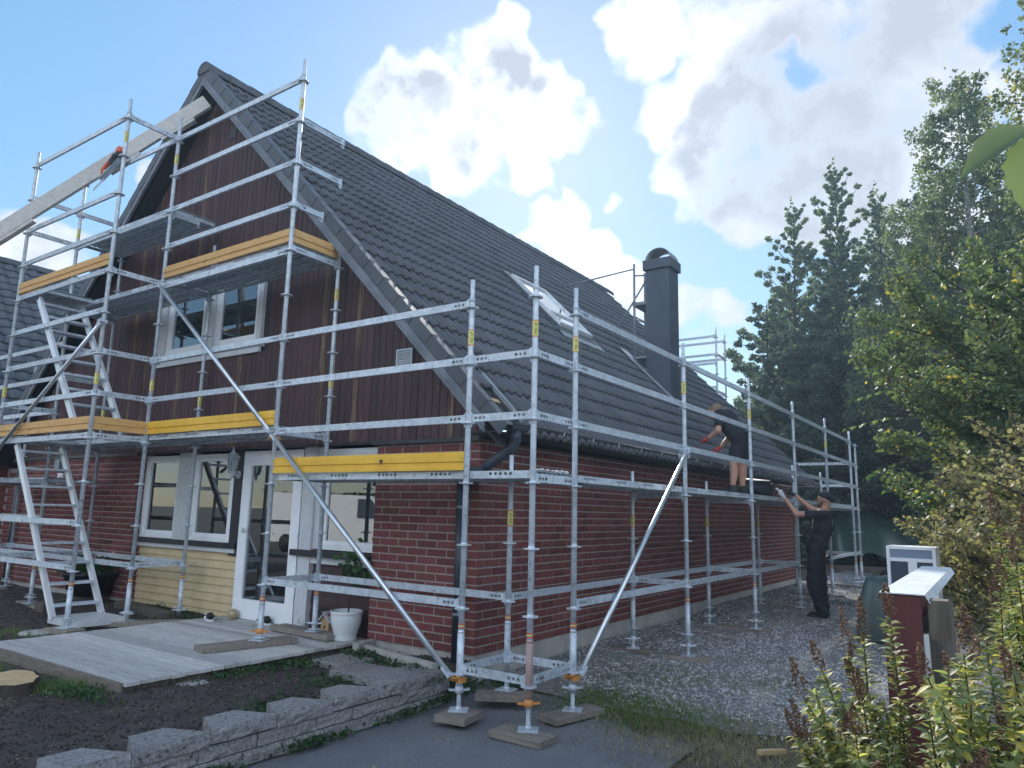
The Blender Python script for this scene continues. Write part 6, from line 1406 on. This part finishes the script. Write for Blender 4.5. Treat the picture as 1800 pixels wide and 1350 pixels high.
def man_body(P):
    face = smin([ell(P, hd+(0.0, 0, .015), (.098, .078, .118), ax_head), ell(P, hd+(-.045, 0, -.065), (.055, .050, .052)), ell(P, hd+(-.104, 0, -.012), (.024, .014, .022)), ell(P, hd+(-.072, 0, -.055), (.028, .026, .020)), ell(P, hd+(-.080, 0, .030), (.025, .05, .014))], .018)
    for s in (-1, 1): face = smin([face, ell(P, hd+(.008, s*.080, -.005), (.020, .012, .032))], .008)
    for s in (-1, 1): face = np.maximum(face, -ell(P, hd+(-.098, s*.032, .010), (.014, .014, .010)))
    neck = caps(P, hd+(.015, 0, -.08), (1.80, y0, 1.44), .060, .070)
    torso = smin([ell(P, (1.765, y0, 1.25), (.125, .185, .24)), ell(P, (1.69, y0, .98), (.115, .165, .16)), caps(P, sh[-1], sh[1], .062, .062)], .07)
    arms = [limb(P, [sh[s], el_[s], wr_[s]], [.056, .043, .029]) for s in (-1, 1)]
    legs = [limb(P, [hip[s], kn[s], an_[s]], [.085, .060, .042]) for s in (-1, 1)]
    return smin([face, neck, torso, *arms, *legs], .03)
bd = sdf_part('body', man_body, (1.15, 6.1, -.16), (2.05, 6.9, 1.80), .012, M['skin'], man)
def man_shirt(P):
    d = smin([ell(P, (1.768, y0, 1.25), (.148, .205, .26)), ell(P, (1.695, y0, .97), (.135, .185, .20)), caps(P, sh[-1]+(0, 0, .0), sh[1], .082, .082)] + [caps(P, sh[s], sh[s]*.48+el_[s]*.52, .080, .070) for s in (-1, 1)], .05)
    d = d + .009*np.sin(P[..., 2]*38+P[..., 0]*30+P[..., 1]*18)*np.clip((1.2-P[..., 2])*3, 0, 1)
    return np.maximum(np.maximum(d, .80-P[..., 2]), (P[..., 2]-1.465))
sdf_part('t_shirt', man_shirt, (1.45, 6.1, .78), (2.05, 6.9, 1.50), .012, M['shirt'], man)
def man_trousers(P):
    w = caps(P, hip[-1]+(0, 0, .07), hip[1]+(0, 0, .07), .125, .125)
    legs = [limb(P, [hip[s], kn[s]+(0, 0, .03), kn[s]-(-.01, 0, .12), an_[s]+(0, 0, .02)], [.115, .098, .088, .082], .05) for s in (-1, 1)]
    pocket = [ell(P, hip[s]*.62+kn[s]*.38+(0, s*.095, 0), (.085, .035, .10)) for s in (-1, 1)]; pads = [ell(P, kn[s]+(-.062, 0, -.01), (.035, .07, .11)) for s in (-1, 1)]
    d = smin([w, *legs, *pocket, *pads], .035); d = d + .010*np.sin(P[..., 2]*48+P[..., 1]*35+P[..., 0]*20)*np.clip((.5-P[..., 2])*2.2, .15, 1)
    return np.maximum(np.maximum(d, P[..., 2]-.965), -.10-P[..., 2])
sdf_part('trousers', man_trousers, (1.35, 6.1, -.14), (2.0, 6.9, 1.0), .012, M['trouser'], man)
mb = MB(); mb.box((1.545, y0-.03, .925), (1.556, y0+.03, .965)); 
def man_cap(P):
    d = smin([ell(P, hd+(.020, 0, .055), (.112, .092, .085), ax_head)], .01); vis = ell(P, hd+(.125, 0, .0), (.055, .07, .012), np.array(Matrix.Rotation(R(35), 3, 'Y')))
    return np.minimum(np.maximum(d, -(P[..., 2]-(hd[2]+.028)) - .55*(P[..., 0]-hd[0])), vis)
sdf_part('cap', man_cap, (1.62, 6.36, 1.52), (2.08, 6.64, 1.86), .008, M['shirt'], man)
def man_beard(P): return np.maximum(smin([ell(P, hd+(-.050, 0, -.075), (.058, .054, .052)), caps(P, hd+(-.03, -.066, -.03), hd+(-.05, -.03, -.09), .020, .026), caps(P, hd+(-.03, .066, -.03), hd+(-.05, .03, -.09), .020, .026)], .02), -ell(P, hd+(-.088, 0, -.038), (.035, .028, .016)))
sdf_part('beard', man_beard, (1.66, 6.38, 1.45), (1.86, 6.62, 1.65), .008, M['beard'], man)
for s in (-1, 1):
    p, w = pm_[s], wr_[s]; tips = [p + np.array((-.045-.012*k*(k < 3), .032-.021*k, .075-.012*abs(k-1.3))) for k in range(4)]
    sdf_part('glove', lambda P: hand_sdf(P, w, p, tips, p+(-.005, -s*.06, .045), 1.1), p-.16, p+.17, .006, M['glove'] if s < 0 else M['rubber'], man)
for s in (-1, 1):
    a = an_[s]
    def boot(P): return np.maximum(smin([caps(P, a+(.0, 0, .03), a+(.015, 0, -.02), .060, .055), caps(P, a+(.03, 0, -.045), a+(-.19, 0, -.055), .050, .042)], .04), (zg+.022)-P[..., 2])
    sdf_part('boot', boot, a-(.30, .12, .14), a+(.16, .12, .14), .010, M['rubber'], man)
    def sole(P): return np.maximum(np.maximum(caps(P, a+(.04, 0, -.05), a+(-.195, 0, -.05), .055, .048), P[..., 2]-(zg+.024)), (zg-.004)-P[..., 2])
    sdf_part('sole', sole, a-(.32, .12, .16), a+(.18, .12, .1), .008, M['steel_dark'], man)
# emblem on the back of the shirt
mb = MB(); mb.smooth = True; n, m_ = 16, 4; ec = Vector((1.915, y0-.06, 1.285)); eu = Vector((0, -1, 0)).lerp(Vector((.2, -1, 0)), 1).normalized(); ev = Vector((0, 0, 1)); en = Vector((1, -.25, 0)).normalized()
for rr_ in (.042, .026):
    mb.tube([ec + en*.006 + (eu*math.cos(2*PI*k/n) + ev*math.sin(2*PI*k/n))*rr_ for k in range(n+1)], .0035, 4, False)
part('back_emblem', mb, M['steel'], man)
# stack of tiles he is pushing on to the deck
for k in range(5):
    me = tm; thing('roof_tile', ['bottom', 'second', 'middle', 'fourth', 'top'][k] + ' roof tile of the small stack in the standing man\'s hands', 'roof tile', (1.12+random.uniform(-.02, .02), y0-.23+random.uniform(-.02, .02), K(3)+.135+k*.034), 'stack of roof tiles on the scaffold deck', tm, (.30, .0, PI+random.uniform(-.06, .06)))
# ---- the roofer bent over the eaves
rf = thing('person', 'man in black shirt and shorts bent over the eaves on the scaffold deck', 'person', (.92, 4.95, K(3)+.1))
y1 = 4.93; zd = K(3)+.102
hd2 = np.array((.655, y1-.02, 2.875)); s2h = {s: np.array((.80, y1+s*.185, 2.80)) for s in (-1, 1)}
e2 = {-1: np.array((.775, y1-.25, 2.565)), 1: np.array((.70, y1+.22, 2.55))}; w2_ = {-1: np.array((.625, y1-.22, 2.475)), 1: np.array((.60, y1+.10, 2.40))}; p2_ = {-1: np.array((.565, y1-.20, 2.44)), 1: np.array((.545, y1+.07, 2.36))}
w2_[1] = np.array((.735, y1-.05, 2.335)); e2[1] = np.array((.80, y1+.16, 2.50)); p2_[1] = np.array((.68, y1-.07, 2.30))
hp2 = {s: np.array((1.03, y1+s*.09, 2.42)) for s in (-1, 1)}; k2 = {-1: np.array((.945, y1-.10, 2.12)), 1: np.array((.99, y1+.12, 2.12))}; a2 = {-1: np.array((.93, y1-.12, zd+.09)), 1: np.array((.99, y1+.13, zd+.09))}
def rf_body(P):
    head = smin([ell(P, hd2, (.100, .080, .108)), ell(P, hd2+(-.055, 0, -.06), (.050, .048, .05)), ell(P, hd2+(-.085, 0, -.055), (.018, .013, .02))] + [ell(P, hd2+(.0, s*.080, -.015), (.020, .012, .030)) for s in (-1, 1)], .02)
    neck = caps(P, hd2+(.04, 0, -.03), (.79, y1, 2.80), .058, .066)
    torso = smin([caps(P, (.82, y1, 2.77), (1.00, y1, 2.50), .13, .125), caps(P, s2h[-1], s2h[1], .06, .06)], .07)
    return smin([head, neck, torso] + [limb(P, [s2h[s], e2[s], w2_[s]], [.054, .042, .028]) for s in (-1, 1)] + [smin([limb(P, [hp2[s], k2[s], a2[s]], [.085, .056, .036]), ell(P, k2[s]*.62+a2[s]*.38+(.018, 0, 0), (.05, .05, .12))], .03) for s in (-1, 1)], .03)
sdf_part('body', rf_body, (.45, 4.5, zd), (1.3, 5.4, 3.02), .012, M['skin'], rf)
def rf_shirt(P):
    d = smin([caps(P, (.80, y1, 2.775), (1.01, y1, 2.50), .155, .150), caps(P, s2h[-1], s2h[1], .085, .085)] + [caps(P, s2h[s], s2h[s]*.5+e2[s]*.5, .082, .074) for s in (-1, 1)], .05)
    n_ = np.array((.61, 0, -.79)); c0 = np.array((.80, y1, 2.80)); return np.maximum(d, -((P-c0)@n_) - .10)
sdf_part('t_shirt', rf_shirt, (.5, 4.5, 2.2), (1.35, 5.4, 3.0), .012, M['shirt'], rf)
def rf_shorts(P): return np.maximum(np.maximum(smin([caps(P, hp2[-1]+(0, 0, .07), hp2[1]+(0, 0, .07), .135, .135)] + [caps(P, hp2[s], k2[s], .112, .10) for s in (-1, 1)], .04), P[..., 2]-2.56), 2.165-P[..., 2])
sdf_part('shorts', rf_shorts, (.7, 4.6, 2.1), (1.35, 5.3, 2.65), .012, M['trouser'], rf)
def rf_hair(P): return np.maximum(ell(P, hd2+(.018, 0, .012), (.106, .088, .112)), -(P[..., 0]-(hd2[0]-.05)) - .35*(P[..., 2]-hd2[2]))
sdf_part('hair', rf_hair, hd2-.16, hd2+.16, .008, M['hair'], rf)
for s in (-1, 1):
    p, w = p2_[s], w2_[s]; dr = (p-w)/np.linalg.norm(p-w); tips = [p + dr*.075 + np.array((0, .030-.020*k, -.012)) for k in range(4)]
    sdf_part('glove', lambda P: hand_sdf(P, w, p, tips, p+dr*.02+(0, s*.055, .0), 1.05), p-.16, p+.16, .006, M['redglove'], rf)
    a = a2[s]
    def boot2(P): return np.maximum(smin([caps(P, a+(0, 0, .0), a+(.01, 0, -.04), .052, .050), caps(P, a+(.02, 0, -.05), a+(-.17, 0, -.06), .046, .038)], .03), zd-P[..., 2])
    sdf_part('boot', boot2, a-(.28, .11, .12), a+(.14, .11, .12), .009, M['rubber'], rf)
# ---------------------------------------------------------------- the neighbour's house on the left
NX = -12.53
nh = thing('house', 'neighbouring house on the left with a steep grey wavy tile roof', 'house', (NX-5, 6, -.2))
mb = MB(); mb.box((NX-10.0, .0, -.3), (NX, 12, 2.0)); part('wall', mb, M['brick'], nh)
mb = MB(); mb.prism([(NX-9.9, .02, 2.001), (NX-.1, .02, 2.001), (NX+RX, .02, 7.0)], (0, 11.9, 0)); part('gable', mb, M['board'], nh)
mb = MB(); mb.prism([(NX+.42, YV0+.03, RC-.42-.14), (NX+.42, YV0+.03, RC-.42-.07), (NX+RX, YV0+.03, RZ-.07), (NX+2*RX-.42, YV0+.03, RC-.42-.07), (NX+2*RX-.42, YV0+.03, RC-.42-.14), (NX+RX, YV0+.03, RZ-.14)], (0, 12.5, 0)); nr = part('roof', mb, M['soffit'], nh)
tile_roof(nh, nr, NX+RX, RZ, YV0+.06, YV1-.06, tm2, 22, 300, 1)
yy = YV0-.04
while yy < YV1: link('ridge_tile', rm, nr, (NX+RX, yy, RZ-.075)); yy += .37
mb = MB(); mb.tube([(NX+.48, -.2, 2.1), (NX+.48, 12.2, 2.1)], .06, 8); part('gutter', mb, M['gutter'], nh)
# low link wall between the houses
lw = thing('garden_wall', 'brick wall joining the two houses at the left edge of the picture', 'wall', (-11.2, .8, -.2))
mb = MB(); mb.box((NX+.01, .75, -.3), (XL-.01, .95, 1.95)); part('wall', mb, M['mortar'], lw)
vv, ff = [], []; n = 0; z = -.2
while z < 1.85:
    xx = NX+.02 + (.13 if n % 2 else 0)
    while xx < XL-.27:
        o_ = len(vv); me = brick_mesh(.25)
        for q in me.vertices: vv.append((xx+.125+q.co.x, .735+q.co.y, z+q.co.z))
        for p in me.polygons: ff.append(tuple(i+o_ for i in p.vertices))
        xx += .26
    z += .08; n += 1
o = link('brickwork', setmat(np_mesh('brickwork', vv, ff), M['brick']), lw); o['kind'] = 'stuff'
mb = MB(); mb.box((-10.95, .70, 1.35), (-10.78, .734, 1.62)); thing('wall_sign', 'small white sign on the joining brick wall at the left edge', 'sign', (0, 0, 0), None, mb.mesh('wall_sign', M['white']))
# ---------------------------------------------------------------- across the street: only mirrored in the window panes
ch_ = thing('house', 'cream house across the street, mirrored in the ground floor windows', 'house', (-9, -24, -.3))
mb = MB(); mb.box((-20, -30, -.4), (-4, -22, 6.0)); part('wall', mb, M['siding'], ch_)
mb = MB(); mb.prism([(-20.5, -30.5, 6.0), (-20.5, -21.5, 6.0), (-20.5, -26, 9.5)], (17, 0, 0)); part('roof', mb, M['tile'], ch_)
for x in (-18, -15, -12, -9, -6):
    for z in (1.0, 3.8):
        mb = MB(); mb.box((x, -22.0, z), (x+1.2, -21.94, z+1.5)); w = part('window', mb, M['white'], ch_)
        mb = MB(); mb.box((x+.1, -21.94, z+.1), (x+.56, -21.93, z+1.4)); mb.box((x+.64, -21.94, z+.1), (x+1.1, -21.93, z+1.4)); part('pane', mb, M['bluegrey'], w)
n = 30000; hx = rg_h = np.random.default_rng(91); hx = rg_h.uniform(-24, 14, n); hy = rg_h.uniform(-19.5, -18, n); hz = rg_h.uniform(-.3, 2.0, n)
hg = thing('hedge', 'clipped green hedge along the street, mirrored in the windows', 'hedge', (-5, -18.8, -.3)); part('foliage', None, None, hg, mesh=leafy('foliage', np.stack([hx, hy, hz], 1), np.full(n, .22), M['weed'], seed=4))
mb = MB(); mb.box((-24, -19.2, -.3), (14, -18.3, 1.8)); part('core', mb, M['leaf_dark'], hg)
van = thing('van', 'white delivery van parked in the street, mirrored in the left window', 'van', (-15.5, -13.5, -.3))
mb = MB(); mb.prism([(-18.2, -14.5, .05), (-13.0, -14.5, .05), (-12.9, -14.5, .75), (-13.6, -14.5, .95), (-14.4, -14.5, 1.75), (-18.2, -14.5, 1.85)], (0, 1.9, 0)); part('body', mb, M['white'], van)
mb = MB(); mb.prism([(-13.75, -12.595, .98), (-15.1, -12.595, .98), (-15.1, -12.595, 1.65), (-14.45, -12.595, 1.65)], (0, .01, 0)); part('side_window', mb, M['bluegrey'], van)
for x in (-17.2, -13.9):
    for y in (-14.45, -12.75): mb = MB(); mb.tube([(x, y, .02), (x, y+.18, .02)], .33, 18); part('wheel', mb, M['rubber'], van)
# ---------------------------------------------------------------- thin bluish volume added to imitate veiling lens glare
hz = bpy.data.materials.new('haze'); hz.use_nodes = True; N = hz.node_tree.nodes; N.remove(N['Principled BSDF'])
pv = N.new('ShaderNodeVolumePrincipled'); pv.inputs['Color'].default_value = (.52, .76, 1, 1); pv.inputs['Density'].default_value = .0014; pv.inputs['Anisotropy'].default_value = .45
hz.node_tree.links.new(pv.outputs[0], N['Material Output'].inputs['Volume'])
mb = MB().box((-45, -45, -1.6), (40, 60, 18)); o = link('haze', mb.mesh('haze', hz)); o['kind'] = 'stuff'; o['label'] = 'thin bluish haze in the air against the light'; o['category'] = 'haze'
